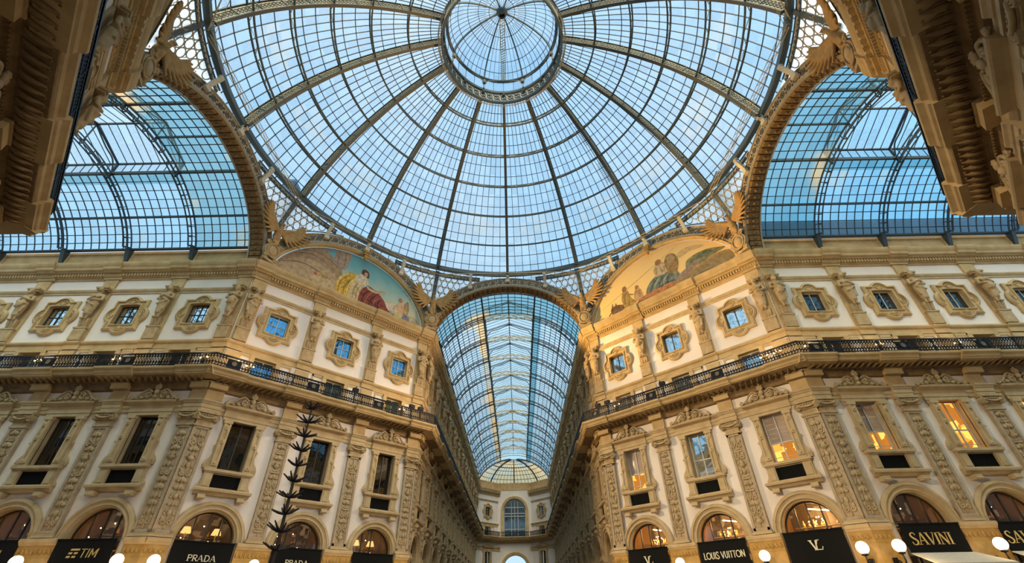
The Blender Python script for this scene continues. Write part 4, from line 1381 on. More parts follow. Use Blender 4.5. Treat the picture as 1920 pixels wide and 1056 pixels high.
        blob([(2.9, 22.2), (2.9, 22.5), (3.5, 22.65), (3.9, 22.4), (3.7, 22.15)], (.08, .13, .24), -.034, 'blue_cloth', .4)
        blob([(4.6, 22.3), (4.6, 22.8), (5.0, 22.95), (5.3, 22.7), (5.2, 22.25)], (.16, .17, .22), -.0345, 'dark_urn', .4)
        blob([(2.6, 23.4), (3.1, 23.7), (3.7, 23.5), (3.8, 23.0), (3.0, 22.8)], (.55, .46, .36), -.029, 'pale_cloud')
        blob([(-3.1, 26.0), (-2.95, 26.4), (-2.8, 26.5), (-2.7, 26.1), (-2.85, 25.9)], (.30, .24, .2), -.029, 'far_statue')
    else:
        blob([(-6.4, 22.1), (-4.6, 22.5), (-1, 22.6), (2, 23.0), (4.6, 23.6), (6.2, 23.4), (6.5, 22.1), (0, 22.08)], (.34, .22, .10), -.026, 'ground')
        blob([(.5, 22.2), (2.4, 22.9), (4.8, 23.4), (6.2, 23.2), (6.4, 22.1)], (.25, .19, .10), -.0265, 'dark_ground')
        blob([(-4.6, 22.2), (-4.8, 23.0), (-4.3, 23.3), (-3.4, 23.0), (-2.6, 22.7), (-2.7, 22.2)], (.16, .09, .05), -.028, 'dark_bush', .5)
        lines([[(-4.7, 22.9), (-4.5, 23.6)], [(-4.2, 23.1), (-4.2, 23.5)], [(-5.2, 22.4), (-4.6, 22.9)]], (.13, .07, .04), -.0282, 'twigs', .12)
        blob([(-3.4, 22.6), (-3.55, 23.6), (-3.25, 24.3), (-2.85, 24.2), (-2.6, 23.3), (-2.2, 22.7)], (.36, .24, .08), -.030, 'seated_man', .4)
        lines([[(-3.3, 22.8), (-3.2, 23.7), (-2.9, 24.1)], [(-2.9, 22.7), (-2.8, 23.3)], [(-2.9, 23.8), (-2.3, 23.5)]], (.20, .12, .04), -.0303, 'man_folds', .1)
        blob([(-3.35, 24.3), (-3.3, 24.65), (-3.0, 24.72), (-2.88, 24.4), (-3.1, 24.2)], (.24, .13, .06), -.031, 'dark_head')
        blob([(-2.3, 22.8), (-2.3, 23.5), (-1.9, 24.0), (-1.55, 23.6), (-1.5, 22.8)], (.44, .28, .14), -.029, 'companion', .4)
        blob([(-2.1, 23.9), (-2.05, 24.2), (-1.85, 24.25), (-1.7, 24.0), (-1.9, 23.85)], (.30, .17, .08), -.0295, 'companion_head')
        blob([(-1.3, 22.6), (-1.0, 23.5), (-.3, 24.1), (.6, 24.3), (1.5, 24.1), (2.0, 23.4), (1.4, 22.8), (0, 22.5)], (.16, .19, .17), -.031, 'green_robe', .45)
        lines([[(-.9, 22.8), (-.4, 23.6), (.3, 24.1)], [(0, 22.7), (.2, 23.4), (.8, 23.9)], [(.9, 22.9), (.9, 23.5), (1.3, 23.9)], [(-.6, 22.9), (.5, 23.1), (1.5, 23.1)]], (.08, .10, .09), -.0313, 'robe_folds', .14)
        lines([[(-.6, 22.9), (0, 23.7), (.6, 24.1)], [(.5, 22.8), (.6, 23.5), (1.1, 23.9)]], (.30, .33, .27), -.0314, 'robe_lights', .1)
        blob([(.0, 24.1), (-.1, 24.8), (.25, 25.25), (.9, 25.2), (1.25, 24.6), (1.0, 24.1)], (.48, .37, .24), -.032, 'pale_tunic', .35)
        lines([[(.1, 24.2), (.2, 24.9)], [(.6, 24.2), (.6, 25.0)], [(.9, 24.3), (.85, 24.9)]], (.30, .21, .12), -.0323, 'tunic_folds', .08)
        blob([(.2, 25.2), (.22, 25.55), (.5, 25.7), (.75, 25.5), (.7, 25.15)], (.32, .16, .07), -.033, 'red_head', .35)
        blob([(1.1, 24.0), (1.0, 25.0), (1.3, 25.6), (1.85, 25.6), (2.2, 25.0), (2.1, 24.2), (1.7, 23.6)], (.30, .20, .09), -.0335, 'brown_drum', .45)
        blob([(1.25, 25.0), (1.35, 25.45), (1.8, 25.45), (2.0, 25.0), (1.7, 24.7)], (.40, .29, .15), -.0338, 'drum_head', .3)
        blob([(2.6, 23.6), (2.8, 24.2), (3.6, 24.45), (4.6, 24.4), (5.4, 24.1), (5.9, 23.8), (4.6, 23.6), (3.4, 23.4)], (.20, .20, .11), -.030, 'green_shrub', .5)
        blob([(3.2, 23.9), (3.8, 24.3), (4.6, 24.3), (4.9, 24.0), (4.0, 23.8)], (.13, .15, .09), -.0303, 'dark_leaves', .5)
        blob([(1.8, 22.9), (1.6, 23.15), (3.2, 23.8), (3.9, 23.9), (3.8, 23.6), (2.6, 23.0)], (.28, .21, .17), -.032, 'grey_beam')
        blob([(-2.2, 22.4), (-1.6, 22.9), (1.2, 23.0), (1.4, 22.6), (0, 22.3)], (.42, .18, .08), -.033, 'red_cloth', .4)
        blob([(2.0, 25.2), (3.0, 25.5), (4.2, 25.1), (4.4, 24.8), (3.2, 24.95), (2.4, 24.8)], (.58, .41, .20), -.027, 'smoke', .15)
        lines([[(-5.8, 23.4), (-2, 24.6), (2.4, 26.1)]], (.50, .33, .14), -.0268, 'slanting_lance', .07)
    return root
for deg, gold, w in ((45, False, 'mural lunette with red and yellow robed figure under blue sky'), (-45, True, 'golden mural lunette with green-robed seated figure'),
                     (135, True, 'mural lunette hidden above the dark near left facade'), (-135, False, 'mural lunette hidden above the dark near right facade')):
    a_ = math.radians(deg)
    o = make_mural(gold)
    o.location = (-math.sin(a_) * R, math.cos(a_) * R, 0); o.rotation_euler = (0, 0, a_)
    tag(o, w, 'mural')
# ------------------------------------------------------------------ pendentive grilles in the eight corners
RING_R, RING_Z = 17.5, 28.35
def pend_pt(x, z):
    """wall-elevation point (x,z) of a side onto the surface leaning in to the ring; local frame of the side (origin on the wall)"""
    ze = ell(8.06, 6.8, x) if abs(x) < 7.9 else ZC
    v = max(0, min(1, (z - ze) / max(.05, 28.05 - ze)))
    ph = math.atan2(x, R)
    rx, ry = 17.72 * math.sin(ph), R - 17.72 * math.cos(ph)
    return Vector((x + (rx - x) * v, -(ry * v) - .03, ze + (28.05 - ze) * v))

def make_pendentive():
    """two half panels meeting at a corner; local frame: origin at the corner, -y into the room along the bisector"""
    root = empty('pendentive_grille')
    def to_corner(p, sgn):
        # sgn=+1: the side on the left of the corner (its local right end), sgn=-1: the side on the right
        a_ = math.radians(22.5 * sgn)
        x, y = p.x - 7.25 * sgn, p.y
        return Vector((x * math.cos(a_) - y * math.sin(a_), x * math.sin(a_) + y * math.cos(a_), p.z))
    bg = MB(); bl = MB(); bs = MB()
    for sgn in (1, -1):
        nx, nv = 16, 8
        def fn(u, v, sgn=sgn):
            x = sgn * (2.2 + 5.05 * u); ze = ell(8.06, 6.8, x)
            p = pend_pt(x, ze + (28.05 - ze) * v); p.y += .05
            return to_corner(p, sgn)
        bg.grid(fn, nx, nv, lambda u, v: (u * 9, v * 6))
        r = .3
        rows = 0; z = 22.6
        while z < 28:
            x = 2.4 + (rows % 2) * r * 1.08
            while x < 7.3:
                xx = sgn * x; ze = ell(8.06, 6.8, xx)
                if z - r * .9 > ze and z + r * .9 < 28.05 and x + r * .8 < 7.3:
                    C = [to_corner(pend_pt(xx + r * math.cos(q), z + r * math.sin(q)), sgn) for q in [2 * PI * k / 10 for k in range(10)]]
                    bl.tube(C, .038, 4, 0, True)
                    for k in range(3):
                        q = 2 * PI * k / 6 + PI / 6
                        p = (xx + r * 1.2 * math.cos(q), z + r * 1.2 * math.sin(q))
                        if p[1] < 27.95 and abs(p[0]) < 7.2 and p[1] - .1 > ell(8.06, 6.8, p[0]):
                            bl.tube([to_corner(pend_pt(p[0] + .1 * math.cos(w), p[1] + .1 * math.sin(w)), sgn) for w in [2 * PI * j / 6 for j in range(6)]], .025, 3, 0, True)
                elif z > ze + .02 and z < 28.02 and x < 7.25:
                    for dx in (-.15, .12):
                        p = to_corner(pend_pt(xx + dx, z), sgn)
                        bl.ball(p, .06, 5, 0, (1, .4, 1))
                x += r * 2.16
            z += r * 1.87; rows += 1
        # frame along the arch, and the scroll frieze below the ring
        P = [to_corner(pend_pt(sgn * (2.0 + 5.2 * i / 20), ell(8.06, 6.8, sgn * (2.0 + 5.2 * i / 20)) + .02), sgn) for i in range(21)]
        bl.tube(P, .06, 4)
        P = []; Q = []; Q2 = []
        for i in range(25):
            x = sgn * (2.75 + 4.5 * i / 24); ph = math.atan2(x, R)
            for lst, zz, rr in ((P, 28.02, 17.72), (Q, 27.66, 17.8), (Q2, 28.02, 17.8)):
                q = Vector((rr * math.sin(ph), -(R - rr * math.cos(ph)), zz)); lst.append(to_corner(q, sgn))
        bs.add(Q + Q2, [(i, i + 1, 26 + i, 25 + i) for i in range(24)])
        bs.tube(Q, .04, 4); bs.tube(P, .05, 4)
        for i in range(20):
            x = sgn * 7.2 * (i + .5) / 20
            if abs(x) < 2.95: continue
            ph = math.atan2(x, R)
            c = to_corner(Vector((17.76 * math.sin(ph), -(R - 17.76 * math.cos(ph)), 27.83)), sgn)
            t = (to_corner(Vector((17.76 * math.sin(ph + .01), -(R - 17.76 * math.cos(ph + .01)), 27.83)), sgn) - c).normalized()
            bs.tube([c + t * (.13 * (1 - .8 * k / 12) * math.cos(k * .75)) + Vector((0, 0, .13 * (1 - .8 * k / 12) * math.sin(k * .75))) for k in range(13)], .025, 4, 1)
    bg.build('glass', M['white_glass'], root)
    bl.build('lattice', M['grey_iron'], root)
    bs.build('scroll_frieze', [M['steel'], M['cream']], root)
    b = MB()
    d = R / math.cos(math.radians(22.5)) - RING_R
    b.strip([(0, -.35, 25.3), (0, -.75, 26.6), (0, -1.25, 27.6), (0, -1.44, 28.15)], .34, .26, (1, 0, 0))
    b.build('strut', M['steel'], root)
    return root
PEND = Proto(make_pendentive())
for w, (x, y), deg in CORN_V:
    o = PEND.put((x, y, 0), math.radians(deg), 'pierced white-glass pendentive grille %s' % w, 'grille', 'pendentive grilles under the dome')
    o.name = 'pendentive_grille'

# ------------------------------------------------------------------ the dome
DC, DR_ = 20.84, 19.1
EL0, EL1 = 23.3, 75.6
def dome(el, az, r=DR_):
    el, az = math.radians(el), math.radians(az)
    return Vector((r * math.cos(el) * math.cos(az), r * math.cos(el) * math.sin(az), DC + r * math.sin(el)))
ELS = [EL0 + (EL1 - EL0) * k / 6 for k in range(7)]
DOME = empty('glass_dome')
tag(DOME, 'great glass dome on iron ribs above the crossing', 'dome')
def put_part(me, name, parent, rz=0., loc=(0, 0, 0)):
    o = bpy.data.objects.new(name, me); COL.objects.link(o); o.parent = parent; o.rotation_euler = (0, 0, rz); o.location = loc
    return o
# rib at azimuth 0
RI, RO = 18.62, 19.44
b = MB()
els = [EL0 + .3 + (EL1 - EL0 - .3) * i / 40 for i in range(41)]
b.strip([dome(e, 0, RI) for e in els], .24, .08, (0, 1, 0))
b.strip([dome(e, 0, RO) for e in els], .24, .07, (0, 1, 0))
for i in range(0, 41, 4): b.strip([dome(els[i], 0, RI), dome(els[i], 0, RO)], .2, .07, (0, 1, 0))
rib_me = b.mesh('rib', [M['rib']])
b = MB()
for s in (-1, 1):
    b.grid(lambda u, v: dome(EL0 + .3 + (EL1 - EL0 - .3) * u, 0, RI + .08 + (RO - RI - .16) * v) + Vector((0, s * .05, 0)), 40, 1, None, 0)
    off = Vector((0, s * .055, 0)); n = 66
    for i in range(n):
        e = EL0 + (EL1 - EL0) * (i + .5) / n
        c = dome(e, 0, (RI + RO) / 2) + off
        t = (dome(e + .1, 0) - dome(e, 0)).normalized(); nrm = (dome(e, 0, 20) - dome(e, 0, 19)).normalized()
        b.tube([c + t * (.11 * math.cos(q)) + nrm * (.2 * math.sin(q)) for q in [2 * PI * k / 8 for k in range(8)]], .028, 3, 1, True)
        b.ball(c, .05, 4, 1, (1, .4, 1))
        for sg in (-1, 1): b.ball(c + t * .19 + nrm * (.16 * sg), .055, 4, 1, (1, .4, 1))
web_me = b.mesh('web', [M['web'], M['dark_iron']])
# glazing of one bay (azimuth -11.25..11.25 shifted: from 0 to 22.5)
b = MB()
NP = 9; NL = 3
b.grid(lambda u, v: dome(EL0 - 1.5 + (EL1 - EL0 + 1.5) * u, 22.5 * v, 19.5), 48, 18, lambda u, v: (u * 19, v * NP))
pane_me = b.mesh('glass', [M['dome_glass']])
b = MB()
for k in range(1, NP):
    az = 22.5 * k / NP
    b.strip([dome(e, az, 19.46) for e in [EL0 - 1.5] + els[::2]], .045, .07, (-math.sin(math.radians(az)), math.cos(math.radians(az)), 0))
for k in range(1, 18):
    if k % 3 == 0: continue
    e = EL0 + (EL1 - EL0) * k / 18
    b.strip([dome(e, 22.5 * j / 9, 19.46) for j in range(10)], .05, .05, lambda p: p - Vector((0, 0, DC)))
bar_me = b.mesh('glazing_bars', [M['bar']])
# double purlin rings with links
for k in range(1, 6):
    for r_, de, nm in ((18.8, 0, 'inner_purlin'), (19.42, .3, 'outer_purlin')):
        b = MB()
        P = [dome(ELS[k] + de, 2.25 * j, r_) for j in range(161)]
        b.strip(P, .12, .1, lambda p: Vector((0, 0, 1)))
        ring = b.build(nm, M['steel'], DOME)
        if r_ < 19:
            b = MB()
            b.strip([dome(ELS[k] + .3 * (j % 2), 3.75 * j, 18.8 + .62 * (j % 2)) for j in range(97)], .14, .05, lambda p: Vector((-p.y, p.x, 0)))
            b.build('link_lattice', M['web'], ring)
for i in range(16):
    a_ = math.radians(22.5 * i)
    r_ = put_part(rib_me, 'rib', DOME, a_)
    put_part(web_me, 'web', r_)
    put_part(pane_me, 'glass', DOME, a_)
    put_part(bar_me, 'glazing_bars', DOME, a_)
b = MB()
b.lathe([(17.34, 28.22), (17.34, 28.62), (17.6, 28.66), (17.72, 28.3), (17.66, 28.22), (17.34, 28.22)], (0, 0, 0), 96)
b.build('ring_beam', M['steel'], DOME)
# a service ladder lying along one rib
b = MB()
for da in (1.6, 3.4):
    b.tube([dome(e, 45 + da, 19.25) for e in range(27, 74, 2)], .025, 4)
for i in range(90):
    e = 27 + 46 * i / 90
    if int(e / 6) % 2: b.tube([dome(e, 46.6, 19.25), dome(e, 48.4, 19.25)], .022, 3)
b.build('service_ladder', M['bar'], DOME)
# oculus ring, lantern
OR_, OZ0, OZ1 = 4.78, 37.75, 39.45
b = MB()
b.lathe([(OR_, OZ0), (OR_ - .1, OZ0 + .1), (OR_ - .1, OZ0 + .28), (OR_ + .06, OZ0 + .34)], (0, 0, 0), 64)
b.lathe([(OR_ + .06, OZ0), (OR_, OZ0)], (0, 0, 0), 64)
b.lathe([(OR_ - .12, OZ1 - .25), (OR_ - .14, OZ1), (OR_ + .2, OZ1)], (0, 0, 0), 64)
b.build('oculus_ring', M['steel'], DOME)
b = MB(); b.lathe([(OR_ + .02, OZ0 + .3), (OR_ + .02, OZ1 - .2), (OR_ + .06, OZ1 - .2), (OR_ + .06, OZ0 + .3)], (0, 0, 0), 64)
fz = b.build('oculus_frieze', M['cream'], DOME)
b = MB()
for i in range(48):
    q = 2 * PI * i / 48
    c = Vector((math.cos(q), math.sin(q), 0)); t = Vector((-math.sin(q), math.cos(q), 0))
    P = [c * (OR_ - .02) + t * (.24 * math.cos(w)) + Vector((0, 0, 38.6 + .26 * math.sin(w))) for w in [2 * PI * k / 10 for k in range(10)]]
    b.tube(P, .035, 4, 0, True)
    b.tube([c * (OR_ - .02) - t * .3 + Vector((0, 0, 38.2)), c * (OR_ - .02) + t * .3 + Vector((0, 0, 39.0))], .03, 3)
b.build('frieze_scrolls', M['dark_iron'], fz)
b = MB()
for r_, z_ in ((5.05, 37.8), (5.05, 38.1), (5.12, 38.4), (4.9, 37.6)):
    b.tube([(r_ * math.cos(q), r_ * math.sin(q), z_) for q in [2 * PI * i / 64 for i in range(64)]], .035, 4, 0, True)
for i in range(32):
    q = 2 * PI * i / 32; b.tube([(5.08 * math.cos(q), 5.08 * math.sin(q), 37.6), (5.08 * math.cos(q), 5.08 * math.sin(q), 39.2)], .03, 4)
b.build('service_rail', M['grey_iron'], DOME)
LR, LZ = 4.55, 40.9
def lan(t, az, r=1.0):  # 0 at the eaves, 1 at the crown
    q = t * PI / 2
    return Vector((LR * math.cos(q) * r * math.cos(az), LR * math.cos(q) * r * math.sin(az), LZ + 3.5 * math.sin(q) * r))
for i in range(8):
    az = 2 * PI * i / 8 + PI / 8
    b = MB()
    c = Vector((math.cos(az), math.sin(az), 0))
    b.beam(c * 4.6 + Vector((0, 0, 39.4)), c * 4.6 + Vector((0, 0, LZ)), .12, .12)
    b.lathe([(.1, 0), (.2, .1), (.12, .25), (.2, .35), (.1, .5)], tuple(c * 4.5 + Vector((0, 0, 40.0))), 8)
    t = Vector((-math.sin(az), math.cos(az), 0))
    for s in (-1, 1): b.tube(smooth_path([c * 4.55 + Vector((0, 0, 40.2)), c * 4.5 + t * s * .5 + Vector((0, 0, 40.7)), c * 4.35 + t * s * 1.2 + Vector((0, 0, 40.85))], 4), .04, 4)
    b.build('lantern_post', M['grey_iron'], DOME)
    b = MB(); b.strip([lan(k / 12 * .97, az) for k in range(13)], .1, .22, t)
    b.build('lantern_rib', M['steel'], DOME)
b = MB()
for dx in (-.2, .2):
    b.strip([lan(k / 14 * .95, PI / 2, .985) + Vector((dx, 0, 0)) for k in range(15)], .06, .14, (1, 0, 0))
for k in range(28):
    t_ = k / 28 * .95
    b.strip([lan(t_, PI / 2, .985) + Vector((-.2, 0, 0)), lan(t_ + .03, PI / 2, .985) + Vector((.2, 0, 0))], .06, .05, (0, 0, 1))
b.build('lantern_spine', M['web'], DOME)
b = MB()
for i in range(64):
    az = 2 * PI * i / 64
    if i % 8 == 4: continue
    b.strip([lan(k / 8 * (.95 if i % 2 == 0 else .8), az, 1.01) for k in range(9)], .03, .05, (-math.sin(az), math.cos(az), 0))
    if i % 2 == 0: b.beam((4.66 * math.cos(az), 4.66 * math.sin(az), 39.4), (4.66 * math.cos(az), 4.66 * math.sin(az), LZ), .04, .04)
for t in (.2, .38, .55, .7, .84):
    b.tube([lan(t, 2 * PI * i / 48, 1.01) for i in range(48)], .03, 4, 0, True)
b.build('lantern_bars', M['bar'], DOME)
b = MB()
b.lathe([(4.45, LZ - .06), (4.45, LZ + .08), (4.7, LZ + .1), (4.7, LZ - .06), (4.45, LZ - .06)], (0, 0, 0), 64)
b.ball((0, 0, 44.25), .5, 14, 0, (1, 1, .5)); b.lathe([(.3, -.6), (.16, -.3), (.3, 0)], (0, 0, 44.2), 10)
b.build('lantern_ring_and_boss', M['steel'], DOME)
b = MB()
b.grid(lambda u, v: lan(u * .98, 2 * PI * v, 1.025), 16, 64, lambda u, v: (u * 6, v * 64))
b.grid(lambda u, v: Vector((4.7 * math.cos(2 * PI * v), 4.7 * math.sin(2 * PI * v), 39.45 + (LZ - 39.45) * u)), 1, 64, lambda u, v: (u, v * 32))
b.build('lantern_glass', M['dome_glass'], DOME)

# ------------------------------------------------------------------ lattice service girders slung below the ring
def make_girder():
    root = empty('service_girder')
    rr = 17.1; z = 27.1
    a0, a1 = math.radians(90 - 21.9), math.radians(90 + 21.9)
    p0 = Vector((rr * math.cos(a0), rr * math.sin(a0), z)); p1 = Vector((rr * math.cos(a1), rr * math.sin(a1), z))
    inn = Vector((0, -1, 0))
    b = MB()
    for dy, dz in ((0, 0), (0, .3), (.35, 0)): b.tube([p0 + inn * dy + Vector((0, 0, dz)), p1 + inn * dy + Vector((0, 0, dz))], .02, 4)
    b.build('rails', M['web'], root)
    b = MB(); n = 18
    for i in range(n):
        q0, q1 = p0.lerp(p1, i / n), p0.lerp(p1, (i + 1) / n)
        b.tube([q0, q1 + Vector((0, 0, .3))], .01, 3); b.tube([q0, q1 + inn * .35], .01, 3); b.tube([q0 + Vector((0, 0, .3)), q0 + inn * .35], .01, 3)
    b.build('lattice', M['web'], root)
    b = MB(); b.beam(p0, p0 + Vector((0, 0, .95)), .05, .05); b.ball(p0, .08, 6)
    b.build('hanger', M['bar'], root)
    return root
GI = Proto(make_girder())
for deg in (0, 45, -45, 90, -90, 135, -135, 180):
    o = GI.put((0, 0, 0), math.radians(deg), 'thin lattice service girder below the dome ring, %s' % side_name(deg), 'girder', 'service girders below the dome ring')
    o.name = 'service_girder'

# ------------------------------------------------------------------ glass vaults
VA, VB = 7.55, 5.95
MW = 2.65
def vpt(t, a_=VA, b_=VB): return (a_ * math.cos(t), ZC + b_ * math.sin(t))
Q0 = math.asin((23.47 - ZC) / VB); QM = math.acos(MW / VA)
U1 = 5.1
def make_vault(L, apse=False):
    root = empty('glass_vault')
    # glass of the curved sides
    b = MB()
    nv = 9
    b.grid(lambda u, v: (lambda p: (p[0], .8 + (U1 - .8) * u, p[1]))(vpt(Q0 + (PI - 2 * Q0) * v)), 8, 48, lambda u, v: (u * 7.3, v * 26))
    b.build('first_bay_glass', M['shaded_dirty_glass'], root)
    b = MB()
    for s in (0, 1):
        b.grid(lambda u, v: (lambda p: (p[0] * (1 - 2 * s), U1 + (L - U1) * u, p[1]))(vpt(Q0 + (QM - Q0) * .86 * v)), int(L - U1), 18, lambda u, v: (u * (L - U1) / .59, v * 7.75 + 30 * s))
    b.build('glass', M['far_glass' if apse else 'vault_glass'], root)
    for s in (0, 1):
        b = MB()
        b.grid(lambda u, v: (lambda p: (p[0] * (1 - 2 * s), U1 + (L - U1) * u, p[1]))(vpt(Q0 + (QM - Q0) * (.86 + .14 * v))), int(L - U1), 4, lambda u, v: (u * (L - U1) / .59, v * 1.25 + 7.75 + 30 * s))
        b.build('upper_strip_glass', M['amber_glass' if s and apse else 'teal_glass'], root)
    zt = vpt(QM)[1]; zs = zt + .95; zr = zs + 1.0
    b = MB()
    for s in (-1, 1):
        b.grid(lambda u, v: (s * (MW + .02), U1 + (L - U1) * u, zt + (zs - zt) * v), int(L - U1), 1, lambda u, v: (u * (L - U1) / .59, v * .98 + 40 + s))
        b.grid(lambda u, v: (s * MW * (1 - v), U1 + (L - U1) * u, zs + (zr - zs) * v), int(L - U1), 2, lambda u, v: (u * (L - U1) / .59, v * 1.98 + 50 + 5 * s))
    b.add([(-MW, U1, zt), (MW, U1, zt), (MW, U1, zs), (0, U1, zr), (-MW, U1, zs)], [(0, 1, 2, 3, 4)])
    b.build('skylight_glass', M['top_glass'], root)
    # glazing bars
    b = MB()
    n = int(round((L - .8) / .59))
    for i in range(n + 1):
        u = .8 + (L - .8) * i / n
        if u < U1:
            b.strip([(p[0], u, p[1]) for p in [vpt(Q0 + (PI - 2 * Q0) * k / 28, VA - .04, VB - .04) for k in range(29)]], .04, .06, (0, 1, 0))
        else:
            for s in (1, -1):
                b.strip([(s * p[0], u, p[1]) for p in [vpt(Q0 + (QM - Q0) * k / 12, VA - .04, VB - .04) for k in range(13)]], .04, .06, (0, 1, 0))
                b.beam((s * MW, u, zs), (0, u, zr), .035, .05); b.beam((s * MW, u, zt), (s * MW, u, zs), .04, .04)
    for k in range(1, nv):
        if k == 4: continue
        t = Q0 + (QM - Q0) * k / nv
        for s in (1, -1):
            p = vpt(t, VA - .03, VB - .03); b.beam((s * p[0], .8, p[1]), (s * p[0], L, p[1]), .05, .05, (p[0] * s, 0, p[1] - ZC))
    for k in range(1, 8):
        t = QM + (PI - 2 * QM) * k / 8; p = vpt(t, VA - .03, VB - .03); b.beam((p[0], .8, p[1]), (p[0], U1, p[1]), .05, .05, (p[0], 0, p[1] - ZC))
    b.build('glazing_bars', M['bar'], root)
    b = MB()
    for s in (1, -1):
        p = vpt(Q0 + (QM - Q0) * 4 / nv, VA - .1, VB - .1); b.beam((s * p[0], .8, p[1]), (s * p[0], L, p[1]), .1, .16)
        b.beam((s * MW, .8, zt - .05), (s * MW, L, zt - .05), .14, .22); b.beam((s * MW, U1, zs), (s * MW, L, zs), .12, .12)
        p = vpt(Q0, VA, VB); b.beam((s * (p[0] - .05), .6, p[1]), (s * (p[0] - .05), L, p[1]), .2, .12)
    b.beam((0, U1, zr - .03), (0, L, zr - .03), .1, .14)
    p = vpt(PI / 2, VA - .08, VB - .08); b.beam((0, .8, p[1]), (0, U1, p[1]), .1, .14)
    b.build('purlins', M['bar'], root)
    # lattice rib
    b = MB()
    TT = [Q0 + .02 + (PI - 2 * Q0 - .04) * k / 40 for k in range(41)]
    for a_, b_ in ((7.42, 5.82), (7.02, 5.42)):
        for dy in (-.14, .14):
            P = [vpt(t, a_, b_) for t in TT]
            for sel, mm in ((lambda w: w >= MW - .3, 0), (lambda w: abs(w) <= MW, 1), (lambda w: w <= -MW + .3, 0)):
                b.strip([(p[0], dy, p[1]) for p in P if sel(p[0])], .05, .08, (0, 1, 0), mm)
    for k in range(0, 41, 2):
        p, q = vpt(TT[k], 7.42, 5.82), vpt(TT[k], 7.02, 5.42)
        mm = 1 if abs(p[0]) < MW else 0
        for dy in (-.14, .14): b.strip([(q[0], dy, q[1]), (p[0], dy, p[1])], .05, .05, (0, 1, 0), mm)
        b.strip([(q[0], -.14, q[1]), (q[0], .14, q[1])], .06, .06, (0, 0, 1), mm)
    for s in (-1, 1):
        p = vpt(Q0, 7.22, 5.62)
        b.add([(s * p[0], -.16, 23.5), (s * p[0], .16, 23.5), (s * 7.2, .16, 23.5), (s * 7.2, -.16, 23.5), (s * 7.12, -.12, 22.5), (s * 7.12, .12, 22.5), (s * 7.26, .12, 22.5), (s * 7.26, -.12, 22.5)], [(0, 1, 2, 3), (0, 4, 5, 1), (0, 3, 7, 4), (1, 5, 6, 2), (4, 7, 6, 5)])
        b.beam((s * MW, 0, zt - .5), (s * MW, 0, zs + .1), .14, .14)
        b.tube(smooth_path([(s * MW, 0, zt + .1), (s * (MW - .5), 0, zs - .05), (s * (MW - 1.4), 0, zs + .25), (0, 0, zr - .15)], 5), .05, 4)
        b.tube([(s * MW, 0, zs), (0, 0, zr - .05)], .06, 4)
        for sy in (-1, 1):
            b.tube(smooth_path([(s * (MW - .1), 0, zt - .1), (s * MW, sy * .9, zt - .12 + .05), (s * MW, sy * 1.9, zt - .1)], 4), .04, 4)
    b.tube([(0, 0, zr - .1), (0, 0, 27.0)], .05, 4)
    me = b.mesh('rib', [M['bar'], M['web' if apse else 'bar']])  # far vault's rib crowns paler: the light on them put into the colour
    k = 0
    while U1 + BAY * k < L + .1:
        put_part(me, 'rib', root, 0, (0, U1 + BAY * k, 0)); k += 1
    if apse:
        b = MB(); D = 5.2
        def ap(u, v): # u around 0..pi, v 0..1 up
            q = PI * u; t = Q0 + (PI / 2 - Q0) * v
            return Vector((VA * math.cos(t) * math.cos(q), L + D * math.cos(t) / math.cos(Q0) * math.sin(q), ZC + VB * math.sin(t)))
        b.grid(ap, 24, 12, lambda u, v: (u * 28, v * 10 + 60))
        b.build('apse_glass', M['amber_glass'], root)
        b = MB()
        for i in range(5):
            b.strip([ap(i / 4, v / 12) * 1.0 - Vector((0, 0, .1)) for v in range(12)], .2, .25, (math.cos(PI * i / 4 + PI / 2), math.sin(PI * i / 4 + PI / 2), 0))
        for i in range(29):
            b.strip([ap(i / 28, v / 12) for v in range(12)], .05, .05, (math.cos(PI * i / 28 + PI / 2), math.sin(PI * i / 28 + PI / 2), 0))
        for v in (.12, .25, .38, .5, .63, .76): b.tube([ap(i / 24, v) for i in range(25)], .05 if v != .5 else .1, 4)
        b.build('apse_ribs', M['bar'], root)
    return root
for deg, L, w in ((0, L_FAR, 'long glass barrel vault with ridge skylight over the far gallery'), (90, 27.0, 'glass barrel vault over the left gallery'), (-90, 27.0, 'glass barrel vault over the right gallery'), (180, 15.0, 'glass barrel vault behind the viewer')):
    a_ = math.radians(deg)
    o = make_vault(L, deg == 0)
    o.location = (-math.sin(a_) * R, math.cos(a_) * R, 0); o.rotation_euler = (0, 0, a_)
    tag(o, w, 'glass vault')
